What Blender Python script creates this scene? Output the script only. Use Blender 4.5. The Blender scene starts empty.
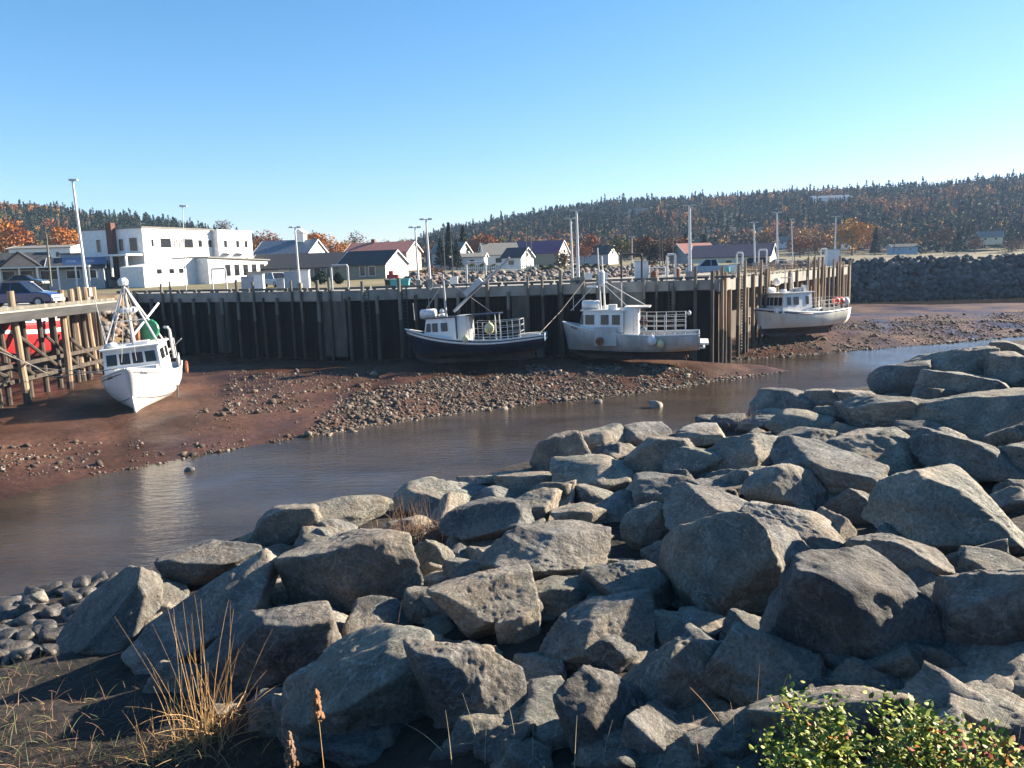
import bpy, bmesh, math, random
import numpy as np
from mathutils import Vector, Matrix, Euler

SC = bpy.context.scene
R = math.radians
random.seed(7); RNG = np.random.default_rng(7)

# ------------------------------------------------------------------ camera
EYE = 10.3; F = 800.0
PITCH, ROLL = R(8.67), R(1.72)
cam = bpy.data.cameras.new("camera"); CAM = bpy.data.objects.new("camera", cam)
SC.collection.objects.link(CAM); SC.camera = CAM
cam.sensor_fit = 'HORIZONTAL'; cam.sensor_width = 36; cam.lens = 36 * F / 1024
cam.clip_start = 0.1; cam.clip_end = 6000
FWD = Vector((0, math.cos(PITCH), -math.sin(PITCH)))
UP0 = Vector((0, math.sin(PITCH), math.cos(PITCH)))
RT = Vector((1, 0, 0)) * math.cos(ROLL) - UP0 * math.sin(ROLL)
UP = RT.cross(FWD)
CAM.matrix_world = Matrix(((RT.x, UP.x, -FWD.x, 0), (RT.y, UP.y, -FWD.y, 0), (RT.z, UP.z, -FWD.z, EYE), (0, 0, 0, 1)))

# ------------------------------------------------------------------ sky, sun, exposure
SUN_AZ, SUN_EL = R(22), R(23)           # azimuth measured from +x towards +y
SDIR = Vector((math.cos(SUN_EL) * math.cos(SUN_AZ), math.cos(SUN_EL) * math.sin(SUN_AZ), math.sin(SUN_EL)))
W = bpy.data.worlds.new("World"); SC.world = W; W.use_nodes = True
nt = W.node_tree; bg = nt.nodes['Background']
sky = nt.nodes.new('ShaderNodeTexSky'); sky.sky_type = 'NISHITA'; sky.sun_disc = False
sky.sun_elevation = SUN_EL; sky.sun_rotation = math.pi / 2 - SUN_AZ
sky.air_density = 1.0; sky.dust_density = 0.15; sky.ozone_density = 3.0
sp_ = nt.nodes.new('ShaderNodeSeparateColor'); cb_ = nt.nodes.new('ShaderNodeCombineColor'); nt.links.new(sky.outputs[0], sp_.inputs[0])
for k_, (pw_, ml_) in enumerate(((1.4, .475), (1.0, .925), (1.0, 1.12))):      # clear, slightly hazy autumn blue
    a_ = nt.nodes.new('ShaderNodeMath'); a_.operation = 'POWER'; a_.inputs[1].default_value = pw_; b_ = nt.nodes.new('ShaderNodeMath'); b_.operation = 'MULTIPLY'; b_.inputs[1].default_value = ml_
    nt.links.new(sp_.outputs[k_], a_.inputs[0]); nt.links.new(a_.outputs[0], b_.inputs[0]); nt.links.new(b_.outputs[0], cb_.inputs[k_])
nt.links.new(cb_.outputs[0], bg.inputs[0]); bg.inputs[1].default_value = 0.05
sl = bpy.data.lights.new("sun", 'SUN'); sl.energy = 5.0; sl.angle = R(0.6); sl.color = (1.0, 0.86, 0.68)
so = bpy.data.objects.new("sun", sl); SC.collection.objects.link(so)
so.rotation_euler = SDIR.to_track_quat('Z', 'Y').to_euler(); so.location = SDIR * 200
SC.view_settings.view_transform = 'Standard'; SC.view_settings.look = 'None'
SC.view_settings.exposure = 1.9; SC.view_settings.gamma = 1.0; SC.view_settings.use_curve_mapping = False
SC.cycles.use_denoising = True
SC.cycles.max_bounces = 5; SC.cycles.diffuse_bounces = 1; SC.cycles.glossy_bounces = 2
SC.cycles.transmission_bounces = 2; SC.cycles.volume_bounces = 0; SC.cycles.transparent_max_bounces = 4
SC.cycles.caustics_reflective = False; SC.cycles.caustics_refractive = False

# ------------------------------------------------------------------ pixel -> place helpers
def ray(px, py): return (RT * ((px - 512) / F) + UP * ((384 - py) / F) + FWD)
def at_z(px, py, z):
    d = ray(px, py); t = (z - EYE) / d.z
    return Vector((d.x * t, d.y * t, z))
def at_y(px, py, Y):
    d = ray(px, py); t = Y / d.y
    return Vector((d.x * t, Y, EYE + d.z * t))
def pxof(p):
    q = Vector(p) - Vector((0, 0, EYE)); w = q.dot(FWD)
    return 512 + F * q.dot(RT) / w, 384 - F * q.dot(UP) / w

# ------------------------------------------------------------------ numpy value noise
def _hash(ix, iy, iz, s):
    h = (ix * 374761393 + iy * 668265263 + iz * 2147483647 + s * 1274126177) & 0xFFFFFFFF
    h = ((h ^ (h >> 13)) * 1274126177) & 0xFFFFFFFF
    h = h ^ (h >> 16)
    return (h & 0xFFFF) / 32767.5 - 1.0
def vnoise(p, s=0):
    i = np.floor(p).astype(np.int64); f = p - i; f = f * f * (3 - 2 * f); r = 0
    for dx in (0, 1):
        for dy in (0, 1):
            for dz in (0, 1):
                w = (f[:, 0] if dx else 1 - f[:, 0]) * (f[:, 1] if dy else 1 - f[:, 1]) * (f[:, 2] if dz else 1 - f[:, 2])
                r = r + w * _hash(i[:, 0] + dx, i[:, 1] + dy, i[:, 2] + dz, s)
    return r
def fbm(p, s=0, o=4, g=.5):
    r = 0; a = 1.0
    for k in range(o):
        r = r + a * vnoise(p * (2.03 ** k), s + k); a *= g
    return r

# ------------------------------------------------------------------ materials
MATS = {}
def mat(name, c1, c2=None, scale=4.0, rough=.7, bump=0., bscale=None, metal=0., spec=.5, stretch=None, attr=None, emit=None, detail=6, contrast=(.35, .65), c3=None, coat=0.):
    if name in MATS: return MATS[name]
    m = bpy.data.materials.new(name); m.use_nodes = True; MATS[name] = m
    t = m.node_tree; b = t.nodes['Principled BSDF']; N = t.nodes.new; Lk = t.links.new
    b.inputs['Roughness'].default_value = rough; b.inputs['Metallic'].default_value = metal
    b.inputs['Specular IOR Level'].default_value = spec
    if coat: b.inputs['Coat Weight'].default_value = coat
    tc = N('ShaderNodeTexCoord'); src = tc.outputs['Object']
    if stretch:
        mp = N('ShaderNodeMapping'); mp.inputs['Scale'].default_value = stretch; Lk(src, mp.inputs[0]); src = mp.outputs[0]
    c1 = (*c1, 1); c2 = (*(c2 or c1[:3]), 1)
    nz = N('ShaderNodeTexNoise'); nz.inputs['Scale'].default_value = scale; nz.inputs['Detail'].default_value = detail; nz.inputs['Roughness'].default_value = .62
    Lk(src, nz.inputs['Vector'])
    rp = N('ShaderNodeValToRGB'); rp.color_ramp.elements[0].position, rp.color_ramp.elements[1].position = contrast
    rp.color_ramp.elements[0].color = c1; rp.color_ramp.elements[1].color = c2
    if c3:
        e = rp.color_ramp.elements.new((contrast[0] + contrast[1]) / 2); e.color = (*c3, 1)
    Lk(nz.outputs[0], rp.inputs[0]); out = rp.outputs[0]
    if attr:
        at = N('ShaderNodeAttribute'); at.attribute_name = attr
        mx = N('ShaderNodeMix'); mx.data_type = 'RGBA'; mx.blend_type = 'MULTIPLY'; mx.inputs[0].default_value = 1
        Lk(at.outputs['Color'], mx.inputs[6]); Lk(out, mx.inputs[7]); out = mx.outputs[2]
    Lk(out, b.inputs['Base Color'])
    if bump:
        n2 = N('ShaderNodeTexNoise'); n2.inputs['Scale'].default_value = bscale or scale * 3; n2.inputs['Detail'].default_value = 8
        Lk(src, n2.inputs['Vector'])
        bp = N('ShaderNodeBump'); bp.inputs['Strength'].default_value = 1; bp.inputs['Distance'].default_value = bump
        Lk(n2.outputs[0], bp.inputs['Height']); Lk(bp.outputs[0], b.inputs['Normal'])
    return m

M = dict(
 white=mat('white_paint', (.66, .66, .64), (.8, .8, .78), 1.5, .45),
 boatwhite=mat('boat_white', (.62, .61, .58), (.8, .8, .77), 1.1, .32, stretch=(1, 1, .35), contrast=(.3, .5)),
 boatcream=mat('boat_cream', (.58, .54, .43), (.78, .75, .64), 1.1, .35, stretch=(1, 1, .35), contrast=(.3, .5)),
 boatgrey=mat('boat_weathered_white', (.34, .33, .31), (.58, .57, .55), .9, .45, stretch=(1, 1, .3)),
 navy=mat('navy_hull', (.008, .012, .03), (.02, .026, .05), 1, .3),
 navytrim=mat('navy_trim', (.012, .02, .06), (.02, .03, .08), 2, .4),
 bottom=mat('bottom_paint', (.02, .014, .012), (.06, .035, .028), 1.4, .7),
 redbottom=mat('red_bottom_paint', (.12, .03, .025), (.2, .05, .04), 1.4, .7),
 glass=mat('window_glass', (.010, .013, .018), (.02, .024, .03), 2, .1, spec=.35),
 metal=mat('galvanised_metal', (.36, .37, .38), (.5, .5, .5), 5, .45, metal=.25),
 palepole=mat('pale_pole_paint', (.6, .6, .58), (.72, .71, .68), 2, .5),
 rust=mat('rusty_iron', (.12, .04, .02), (.28, .1, .04), 4, .8),
 darkmetal=mat('dark_iron', (.02, .02, .022), (.05, .05, .05), 5, .6),
 rope=mat('rope', (.35, .3, .22), (.5, .45, .34), 30, .9),
 pile=mat('weathered_pile', (.17, .115, .07), (.36, .27, .18), 2.2, .85, .02, 9, stretch=(1, 1, .12)),
 darkpile=mat('tide_stained_timber', (.03, .024, .02), (.085, .065, .048), 2.2, .8, .02, 9, stretch=(1, 1, .15)),
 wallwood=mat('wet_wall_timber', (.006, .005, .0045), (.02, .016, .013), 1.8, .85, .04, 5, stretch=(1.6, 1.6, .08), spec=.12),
 concrete=mat('wharf_concrete', (.19, .185, .165), (.34, .32, .28), .7, .9, .01, 8, stretch=(1, 1, .5)),
 deck=mat('wharf_deck', (.24, .22, .19), (.36, .33, .29), .4, .9, .01, 6),
 postgrey=mat('grey_fender_timber', (.075, .072, .06), (.2, .19, .16), 2, .9, .02, 8, stretch=(1, 1, .15)),
 roofdark=mat('dark_shingle', (.022, .024, .03), (.045, .047, .055), 3, .8, .02, 12),
 roofgrey=mat('grey_shingle', (.14, .14, .13), (.22, .21, .19), 3, .85, .02, 12),
 roofpurple=mat('purple_metal_roof', (.13, .03, .09), (.17, .045, .115), 2, .45),
 roofred=mat('faded_red_roof', (.28, .11, .09), (.36, .16, .13), 2, .7),
 roofmauve=mat('mauve_shingle', (.10, .075, .095), (.15, .11, .13), 2, .8),
 roofblue=mat('blue_grey_roof', (.07, .10, .15), (.11, .15, .2), 2, .6),
 tan=mat('tan_siding', (.30, .25, .17), (.37, .31, .22), 2, .8),
 sage=mat('sage_siding', (.2, .19, .14), (.27, .25, .19), 2, .8),
 greysiding=mat('grey_siding', (.30, .33, .36), (.4, .43, .46), 2, .8),
 pinktan=mat('pinkish_siding', (.42, .30, .23), (.5, .37, .29), 2, .8),
 cream=mat('cream_siding', (.58, .52, .38), (.68, .62, .47), 2, .7),
 blue=mat('blue_board', (.02, .07, .2), (.03, .1, .26), 2, .5),
 brick=mat('brown_brick', (.10, .045, .035), (.16, .07, .05), 6, .9),
 orange=mat('orange_buoy', (.7, .12, .05), (.8, .16, .07), 3, .45),
 redpaint=mat('red_hull_paint', (.36, .02, .025), (.5, .035, .04), 1, .4),
 yellow=mat('pale_yellow_buoy', (.6, .53, .26), (.72, .66, .38), 3, .5),
 teal=mat('teal_plastic', (.08, .36, .34), (.12, .45, .42), 3, .5),
 green=mat('green_enamel', (.01, .16, .08), (.02, .24, .12), 3, .4),
 trapwood=mat('trap_wood', (.3, .2, .11), (.45, .32, .2), 5, .9),
 tyre=mat('tyre_rubber', (.012, .012, .012), (.025, .025, .025), 5, .8),
 carnavy=mat('navy_car_paint', (.012, .028, .11), (.016, .04, .15), 2, .2, coat=.6),
 carwhite=mat('silver_car_paint', (.5, .53, .56), (.6, .62, .65), 2, .25, coat=.6),
 carblue=mat('pale_blue_car_paint', (.2, .3, .4), (.26, .36, .46), 2, .25, coat=.6),
 cardark=mat('dark_car_paint', (.012, .013, .016), (.02, .02, .025), 2, .2, coat=.6),
 lamp=mat('headlamp_glass', (.7, .7, .68), (.8, .8, .78), 2, .1),
 bark=mat('bark', (.06, .045, .035), (.12, .09, .07), 5, .9),
 hedge=mat('hedge_leaves', (.03, .045, .015), (.07, .08, .03), 3, .8),
)

# ------------------------------------------------------------------ mesh builder
class MB:
    def __init__(s): s.v = []; s.f = []; s.mi = []
    def add(s, vs, fs, m=0):
        o = len(s.v); s.v += [tuple(v) for v in vs]
        for f in fs: s.f.append([i + o for i in f]); s.mi.append(m)
        return s
    def box(s, c, d, rz=0., m=0, mtx=None):
        x, y, z = d[0] / 2, d[1] / 2, d[2] / 2
        vs = [Vector((sx * x, sy * y, sz * z)) for sx in (-1, 1) for sy in (-1, 1) for sz in (-1, 1)]
        mm = Matrix.Translation(c) @ Matrix.Rotation(rz, 4, 'Z') @ (mtx or Matrix())
        return s.add([mm @ v for v in vs], [(0, 1, 3, 2), (4, 6, 7, 5), (0, 4, 5, 1), (2, 3, 7, 6), (0, 2, 6, 4), (1, 5, 7, 3)], m)
    def tube(s, p, q, r0, r1=None, n=8, m=0):
        return s.path([p, q], [r0, r0 if r1 is None else r1], n, m)
    def path(s, pts, r, n=8, m=0):
        pts = [Vector(p) for p in pts]
        if not isinstance(r, (list, tuple)): r = [r] * len(pts)
        vs = []; fs = []
        for i, p in enumerate(pts):
            t = (pts[min(i + 1, len(pts) - 1)] - pts[max(i - 1, 0)]).normalized()
            a = Vector((0, 0, 1)) if abs(t.z) < .9 else Vector((1, 0, 0))
            u = t.cross(a).normalized(); w = t.cross(u)
            for k in range(n):
                th = 2 * math.pi * k / n
                vs.append(p + (u * math.cos(th) + w * math.sin(th)) * r[i])
        for i in range(len(pts) - 1):
            for k in range(n):
                fs.append((i * n + k, i * n + (k + 1) % n, (i + 1) * n + (k + 1) % n, (i + 1) * n + k))
        fs.append(tuple(range(n))[::-1]); fs.append(tuple((len(pts) - 1) * n + k for k in range(n)))
        return s.add(vs, fs, m)
    def lathe(s, prof, c, n=12, m=0, mtx=None):
        vs = []; fs = []; mm = Matrix.Translation(c) @ (mtx or Matrix())
        for r, z in prof:
            for k in range(n):
                th = 2 * math.pi * k / n; vs.append(mm @ Vector((r * math.cos(th), r * math.sin(th), z)))
        for i in range(len(prof) - 1):
            for k in range(n): fs.append((i * n + k, i * n + (k + 1) % n, (i + 1) * n + (k + 1) % n, (i + 1) * n + k))
        fs.append(tuple(range(n))[::-1]); fs.append(tuple((len(prof) - 1) * n + k for k in range(n)))
        return s.add(vs, fs, m)
    def ball(s, c, r, n=12, m=0, sz=1.):
        return s.lathe([(max(.02, math.cos(a)) * r, math.sin(a) * r * sz) for a in np.linspace(-1.5, 1.5, 9)], c, n, m)
    def prism(s, poly, a, b, axis='y', m=0):
        """poly: 2-D points; extruded from a to b along the axis (other two coordinates in order)."""
        def P(p, h): return {'x': (h, p[0], p[1]), 'y': (p[0], h, p[1]), 'z': (p[0], p[1], h)}[axis]
        n = len(poly); vs = [P(p, a) for p in poly] + [P(p, b) for p in poly]
        fs = [tuple(range(n)), tuple(range(2 * n - 1, n - 1, -1))] + [(i, i + n, (i + 1) % n + n, (i + 1) % n) for i in range(n)]
        return s.add(vs, fs, m)
    def build(s, name, mats, parent=None, smooth=False, loc=None):
        me = bpy.data.meshes.new(name); me.from_pydata(s.v, [], s.f)
        if not isinstance(mats, (list, tuple)): mats = [mats]
        for q in mats: me.materials.append(q)
        if any(s.mi): me.polygons.foreach_set('material_index', s.mi)
        bm = bmesh.new(); bm.from_mesh(me); bmesh.ops.recalc_face_normals(bm, faces=bm.faces); bm.to_mesh(me); bm.free()
        if smooth: me.polygons.foreach_set('use_smooth', [True] * len(me.polygons))
        o = bpy.data.objects.new(name, me); SC.collection.objects.link(o)
        if parent: o.parent = parent
        if loc is not None: o.location = loc
        return o
def np_mesh(name, V, Fq, mats, smooth=False, col=None, parent=None):
    me = bpy.data.meshes.new(name); k = Fq.shape[1]
    me.vertices.add(len(V)); me.vertices.foreach_set('co', np.ascontiguousarray(V, dtype=np.float32).ravel())
    me.loops.add(Fq.size); me.loops.foreach_set('vertex_index', np.ascontiguousarray(Fq, dtype=np.int32).ravel())
    me.polygons.add(len(Fq)); me.polygons.foreach_set('loop_start', np.arange(len(Fq), dtype=np.int32) * k)
    me.polygons.foreach_set('loop_total', np.full(len(Fq), k, dtype=np.int32))
    if smooth: me.polygons.foreach_set('use_smooth', np.ones(len(Fq), dtype=bool))
    if col is not None:
        a = me.attributes.new('tint', 'FLOAT_COLOR', 'POINT'); c = np.ones((len(V), 4), np.float32); c[:, :3] = col
        a.data.foreach_set('color', c.ravel())
    for q in (mats if isinstance(mats, (list, tuple)) else [mats]): me.materials.append(q)
    me.update(); me.validate()
    o = bpy.data.objects.new(name, me); SC.collection.objects.link(o)
    if parent: o.parent = parent
    return o
def tag(o, label=None, cat=None, group=None, kind=None):
    if label: o['label'] = label
    if cat: o['category'] = cat
    if group: o['group'] = group
    if kind: o['kind'] = kind
    return o
def thing(name, label, cat, loc=(0, 0, 0), rz=0., group=None, tilt=(0, 0)):
    o = bpy.data.objects.new(name, None); SC.collection.objects.link(o)
    o.location = loc; o.rotation_euler = (tilt[0], tilt[1], rz); o.empty_display_size = .3
    return tag(o, label, cat, group)
def copy_tree(o, parent=None):
    c = o.copy(); SC.collection.objects.link(c); c.parent = parent
    for ch in list(o.children): copy_tree(ch, c)
    return c
def grid_mesh(name, X, Y, Z, m, smooth=True, col=None):
    ny, nx = Z.shape; V = np.stack([X.ravel(), Y.ravel(), Z.ravel()], 1)
    i = np.arange(nx - 1)[None, :] + np.arange(ny - 1)[:, None] * nx; i = i.ravel()
    return np_mesh(name, V, np.stack([i, i + 1, i + nx + 1, i + nx], 1), m, smooth, col)

def seg_dist(P, A, B):
    d = B - A; t = np.clip(((P - A) @ d) / (d @ d), 0, 1); return np.linalg.norm(P - A - t[:, None] * d, axis=1)
def poly_dist(P, L): return np.min([seg_dist(P, L[i], L[i + 1]) for i in range(len(L) - 1)], axis=0)
def inside(P, L):
    r = np.zeros(len(P), bool); n = len(L); x, y = P[:, 0], P[:, 1]
    for i in range(n):
        a, b = L[i], L[(i + 1) % n]
        c = ((a[1] > y) != (b[1] > y))
        with np.errstate(divide='ignore', invalid='ignore'):
            xi = (b[0] - a[0]) * (y - a[1]) / (b[1] - a[1] + 1e-12) + a[0]
        r ^= c & (x < xi)
    return r

# ================================================================== TERRAIN
D = 8.05                                             # wharf deck height above the low-tide river
NPX = [(-400, 585), (-150, 536), (-60, 515), (0, 500), (90, 476), (180, 458), (250, 446), (330, 432), (430, 415), (520, 405), (600, 397), (680, 386),
       (740, 377), (790, 371), (770, 367.8), (720, 366), (690, 363.5), (672, 362), (690, 360.5), (735, 359), (830, 352), (920, 345), (1024, 335.5), (1150, 325), (1400, 303)]
NB = np.array([at_z(x, y, 0)[:2] for x, y in NPX])
RIV = np.vstack([NB, [[260, 60], [40, 5], [-60, -10]]])
R2 = np.array([at_z(x, y, 0)[:2] for x, y in [(846, 304), (930, 304.5), (1060, 302), (1200, 301), (1200, 288), (846, 290)]])
W0 = np.array([-43.5, 89.0]); W1 = np.array([-15.5, 75.0]); W2 = np.array([19.6, 76.0]); W3 = np.array([51.0, 121.0])
def mud_z(P):
    d = poly_dist(P, NB); s = np.where(inside(P, RIV), -1, 1)
    q = np.column_stack([P, np.zeros(len(P))])
    n = fbm(q * .16, 3, 4) * .16 + fbm(q * .9, 9, 3) * .035
    z = np.where(s > 0, 1.75 * (1 - np.exp(-d / 7.0)) + n * np.clip(d / 2.5, .12, 1), -.11 * d + n * .1)
    # rills running down the bank
    rl = np.abs(vnoise(np.column_stack([P[:, 0] * .22 + P[:, 1] * .1, P[:, 1] * .05, q[:, 2]]), 40))
    z -= np.where(s > 0, np.clip(.09 - rl, 0, 1) * 2.2 * np.clip(d / 5, 0, 1) * (d < 26), 0)
    d2 = poly_dist(P, np.vstack([R2, R2[:1]])); i2 = inside(P, R2)
    far = np.clip((P[:, 1] - 100) / 25, 0, 1) * np.clip((P[:, 0] - 30) / 15, 0, 1)
    z = z * (1 - far) + far * np.where(i2, -.3, np.minimum(.25 + .0 * d2, .03 * d2) + n * .3)
    return z
xs = np.arange(-75, 190, .55); ys = np.arange(24, 178, .55); X, Y = np.meshgrid(xs, ys)
Zm = mud_z(np.column_stack([X.ravel(), Y.ravel()])).reshape(X.shape)

def mud_material():
    m = bpy.data.materials.new('wet_red_mud'); m.use_nodes = True; t = m.node_tree; b = t.nodes['Principled BSDF']; N = t.nodes.new; Lk = t.links.new
    tc = N('ShaderNodeTexCoord')
    n1 = N('ShaderNodeTexNoise'); n1.inputs['Scale'].default_value = .22; n1.inputs['Detail'].default_value = 7; Lk(tc.outputs['Object'], n1.inputs[0])
    r1 = N('ShaderNodeValToRGB'); e = r1.color_ramp.elements; e[0].position = .34; e[0].color = (.045, .021, .012, 1); e[1].position = .68; e[1].color = (.125, .063, .040, 1); Lk(n1.outputs[0], r1.inputs[0])
    n2 = N('ShaderNodeTexNoise'); n2.inputs['Scale'].default_value = 2.6; n2.inputs['Detail'].default_value = 9; n2.inputs['Roughness'].default_value = .7; Lk(tc.outputs['Object'], n2.inputs[0])
    r2 = N('ShaderNodeValToRGB'); e = r2.color_ramp.elements; e[0].position = .36; e[0].color = (.62, .62, .62, 1); e[1].position = .62; e[1].color = (1.12, 1.1, 1.08, 1); Lk(n2.outputs[0], r2.inputs[0])
    mx = N('ShaderNodeMix'); mx.data_type = 'RGBA'; mx.blend_type = 'MULTIPLY'; mx.inputs[0].default_value = 1; Lk(r1.outputs[0], mx.inputs[6]); Lk(r2.outputs[0], mx.inputs[7]); Lk(mx.outputs[2], b.inputs['Base Color'])
    n3 = N('ShaderNodeTexNoise'); n3.inputs['Scale'].default_value = .12; n3.inputs['Detail'].default_value = 5; Lk(tc.outputs['Object'], n3.inputs[0])
    r3 = N('ShaderNodeMapRange'); r3.inputs[1].default_value = .4; r3.inputs[2].default_value = .6; r3.inputs[3].default_value = .24; r3.inputs[4].default_value = .72; Lk(n3.outputs[0], r3.inputs[0]); Lk(r3.outputs[0], b.inputs['Roughness'])
    b.inputs['Specular IOR Level'].default_value = .22
    bp = N('ShaderNodeBump'); bp.inputs['Strength'].default_value = 1; bp.inputs['Distance'].default_value = .09
    n4 = N('ShaderNodeTexNoise'); n4.inputs['Scale'].default_value = 1.7; n4.inputs['Detail'].default_value = 10; n4.inputs['Roughness'].default_value = .68; Lk(tc.outputs['Object'], n4.inputs[0])
    Lk(n4.outputs[0], bp.inputs['Height']); Lk(bp.outputs[0], b.inputs['Normal'])
    return m
M['mud'] = mud_material()
tag(grid_mesh('mud_flat', X, Y, Zm, M['mud']), 'wet red-brown tidal mud sloping from the wharf down to the river', kind='structure')

def water_material():
    m = bpy.data.materials.new('river_water'); m.use_nodes = True; t = m.node_tree; b = t.nodes['Principled BSDF']; N = t.nodes.new; Lk = t.links.new
    b.inputs['Roughness'].default_value = .09; b.inputs['IOR'].default_value = 1.33
    tc = N('ShaderNodeTexCoord'); mp = N('ShaderNodeMapping'); mp.inputs['Rotation'].default_value = (0, 0, R(-40)); mp.inputs['Scale'].default_value = (.55, 1.5, 1); Lk(tc.outputs['Object'], mp.inputs[0])
    nc = N('ShaderNodeTexNoise'); nc.inputs['Scale'].default_value = .18; nc.inputs['Detail'].default_value = 5; Lk(mp.outputs[0], nc.inputs[0])
    rc = N('ShaderNodeValToRGB'); e = rc.color_ramp.elements; e[0].position = .35; e[0].color = (.034, .025, .018, 1); e[1].position = .65; e[1].color = (.06, .045, .032, 1); Lk(nc.outputs[0], rc.inputs[0]); Lk(rc.outputs[0], b.inputs['Base Color'])
    n1 = N('ShaderNodeTexNoise'); n1.inputs['Scale'].default_value = 1.5; n1.inputs['Detail'].default_value = 5; n1.inputs['Roughness'].default_value = .6; Lk(mp.outputs[0], n1.inputs[0])
    n2 = N('ShaderNodeTexNoise'); n2.inputs['Scale'].default_value = .12; n2.inputs['Detail'].default_value = 2; Lk(tc.outputs['Object'], n2.inputs[0])
    mr = N('ShaderNodeMapRange'); mr.inputs[1].default_value = .35; mr.inputs[2].default_value = .7; mr.inputs[3].default_value = .25; mr.inputs[4].default_value = 1; Lk(n2.outputs[0], mr.inputs[0])
    mu = N('ShaderNodeMath'); mu.operation = 'MULTIPLY'; Lk(n1.outputs[0], mu.inputs[0]); Lk(mr.outputs[0], mu.inputs[1])
    rp = at_z(815, 376, 0); dn = N('ShaderNodeVectorMath'); dn.operation = 'DISTANCE'; dn.inputs[1].default_value = rp; Lk(tc.outputs['Object'], dn.inputs[0])
    mr2 = N('ShaderNodeMapRange'); mr2.inputs[1].default_value = 2; mr2.inputs[2].default_value = 11; mr2.inputs[3].default_value = 5; mr2.inputs[4].default_value = 1; Lk(dn.outputs['Value'], mr2.inputs[0])
    m2_ = N('ShaderNodeMath'); m2_.operation = 'MULTIPLY'; Lk(mu.outputs[0], m2_.inputs[0]); Lk(mr2.outputs[0], m2_.inputs[1])      # a riffle where the river runs over stones
    bp = N('ShaderNodeBump'); bp.inputs['Strength'].default_value = 1; bp.inputs['Distance'].default_value = .09; Lk(m2_.outputs[0], bp.inputs['Height']); Lk(bp.outputs[0], b.inputs['Normal'])
    return m
b_ = MB(); b_.add([(-120, 0, 0), (260, 0, 0), (260, 178, 0), (-120, 178, 0)], [(0, 1, 2, 3)])
wat = b_.build('river_water', water_material()); tag(wat, 'shallow brown river winding past the rocks, reflecting the sky', kind='structure')

# ---- near bank that carries the riprap
CPX = [(-60, 692), (0, 668), (70, 652), (120, 610), (165, 570), (212, 548), (290, 518), (350, 510), (430, 492), (500, 470), (560, 452), (640, 438), (700, 420), (787, 404), (870, 388), (955, 358), (1024, 338)]
def plane_z(x, y): return 5.75 + .115 * x - .045 * (y - 9)
def on_plane(px, py):
    d = ray(px, py); o = EYE - (5.75 + .405); k = d.z - .115 * d.x + .045 * d.y; t = -o / k
    return Vector((d.x * t, d.y * t, EYE + d.z * t))
CR = np.array([on_plane(x, y)[:2] for x, y in CPX]); CR = np.vstack([CR[:1] + (CR[0] - CR[1]) * 6, CR, CR[-1:] + (CR[-1] - CR[-2]) / np.linalg.norm(CR[-1] - CR[-2]) * 60])
NEAR = np.vstack([CR, [[200, -60], [-60, -60]]])
def bank_np(P):
    x, y = P[:, 0], P[:, 1]
    pl = 5.75 + .115 * np.clip(x, -12, 26) - .045 * (np.clip(y, 4, 40) - 9)
    lip = np.interp(y, [-40, 1.2, 2.2, 3.2, 4.2, 5.4, 6.6], [2.9, 2.75, 2.3, 1.55, .85, .3, 0])
    mound = -.55 * np.exp(-(((x + 3.2) / 2.0) ** 2 + ((y - 5.8) / 1.9) ** 2))
    shade_berm = np.clip((x - .70 * y - 1.2) / 4.5, 0, 1) * (.5 + 3.3 * np.exp(-((y - 21.5) / 3.6) ** 4))  # unseen rise added beyond the right edge to cast shade on the rocks
    n = fbm(np.column_stack([P * .5, x * 0]), 21, 4) * .12
    ins = inside(P, NEAR); d = poly_dist(P, CR)
    top = pl + lip + mound + shade_berm + n
    drop = top - .72 * d; toe = 1.15 + n - .13 * np.maximum(0, d - (top - 1.15) / .72)
    return np.where(ins, top, np.maximum(drop, np.maximum(toe, -1.5)))
def bank(x, y): return float(bank_np(np.array([[x, y]]))[0])
xs = np.arange(-60, 110, .5); ys = np.arange(-30, 85, .5); X, Y = np.meshgrid(xs, ys)
Zb = bank_np(np.column_stack([X.ravel(), Y.ravel()])).reshape(X.shape)
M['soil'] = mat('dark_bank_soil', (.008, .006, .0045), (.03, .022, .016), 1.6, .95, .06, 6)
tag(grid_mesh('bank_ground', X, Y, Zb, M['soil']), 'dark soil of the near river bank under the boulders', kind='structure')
def hit_bank(px, py):
    d = ray(px, py); t = 2.0
    prev = t
    while t < 90:
        p = Vector((d.x * t, d.y * t, EYE + d.z * t))
        if p.z < max(bank(p.x, p.y), -.05): break
        prev = t; t += .25
    return Vector((d.x * t, d.y * t, EYE + d.z * t)), t

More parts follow.
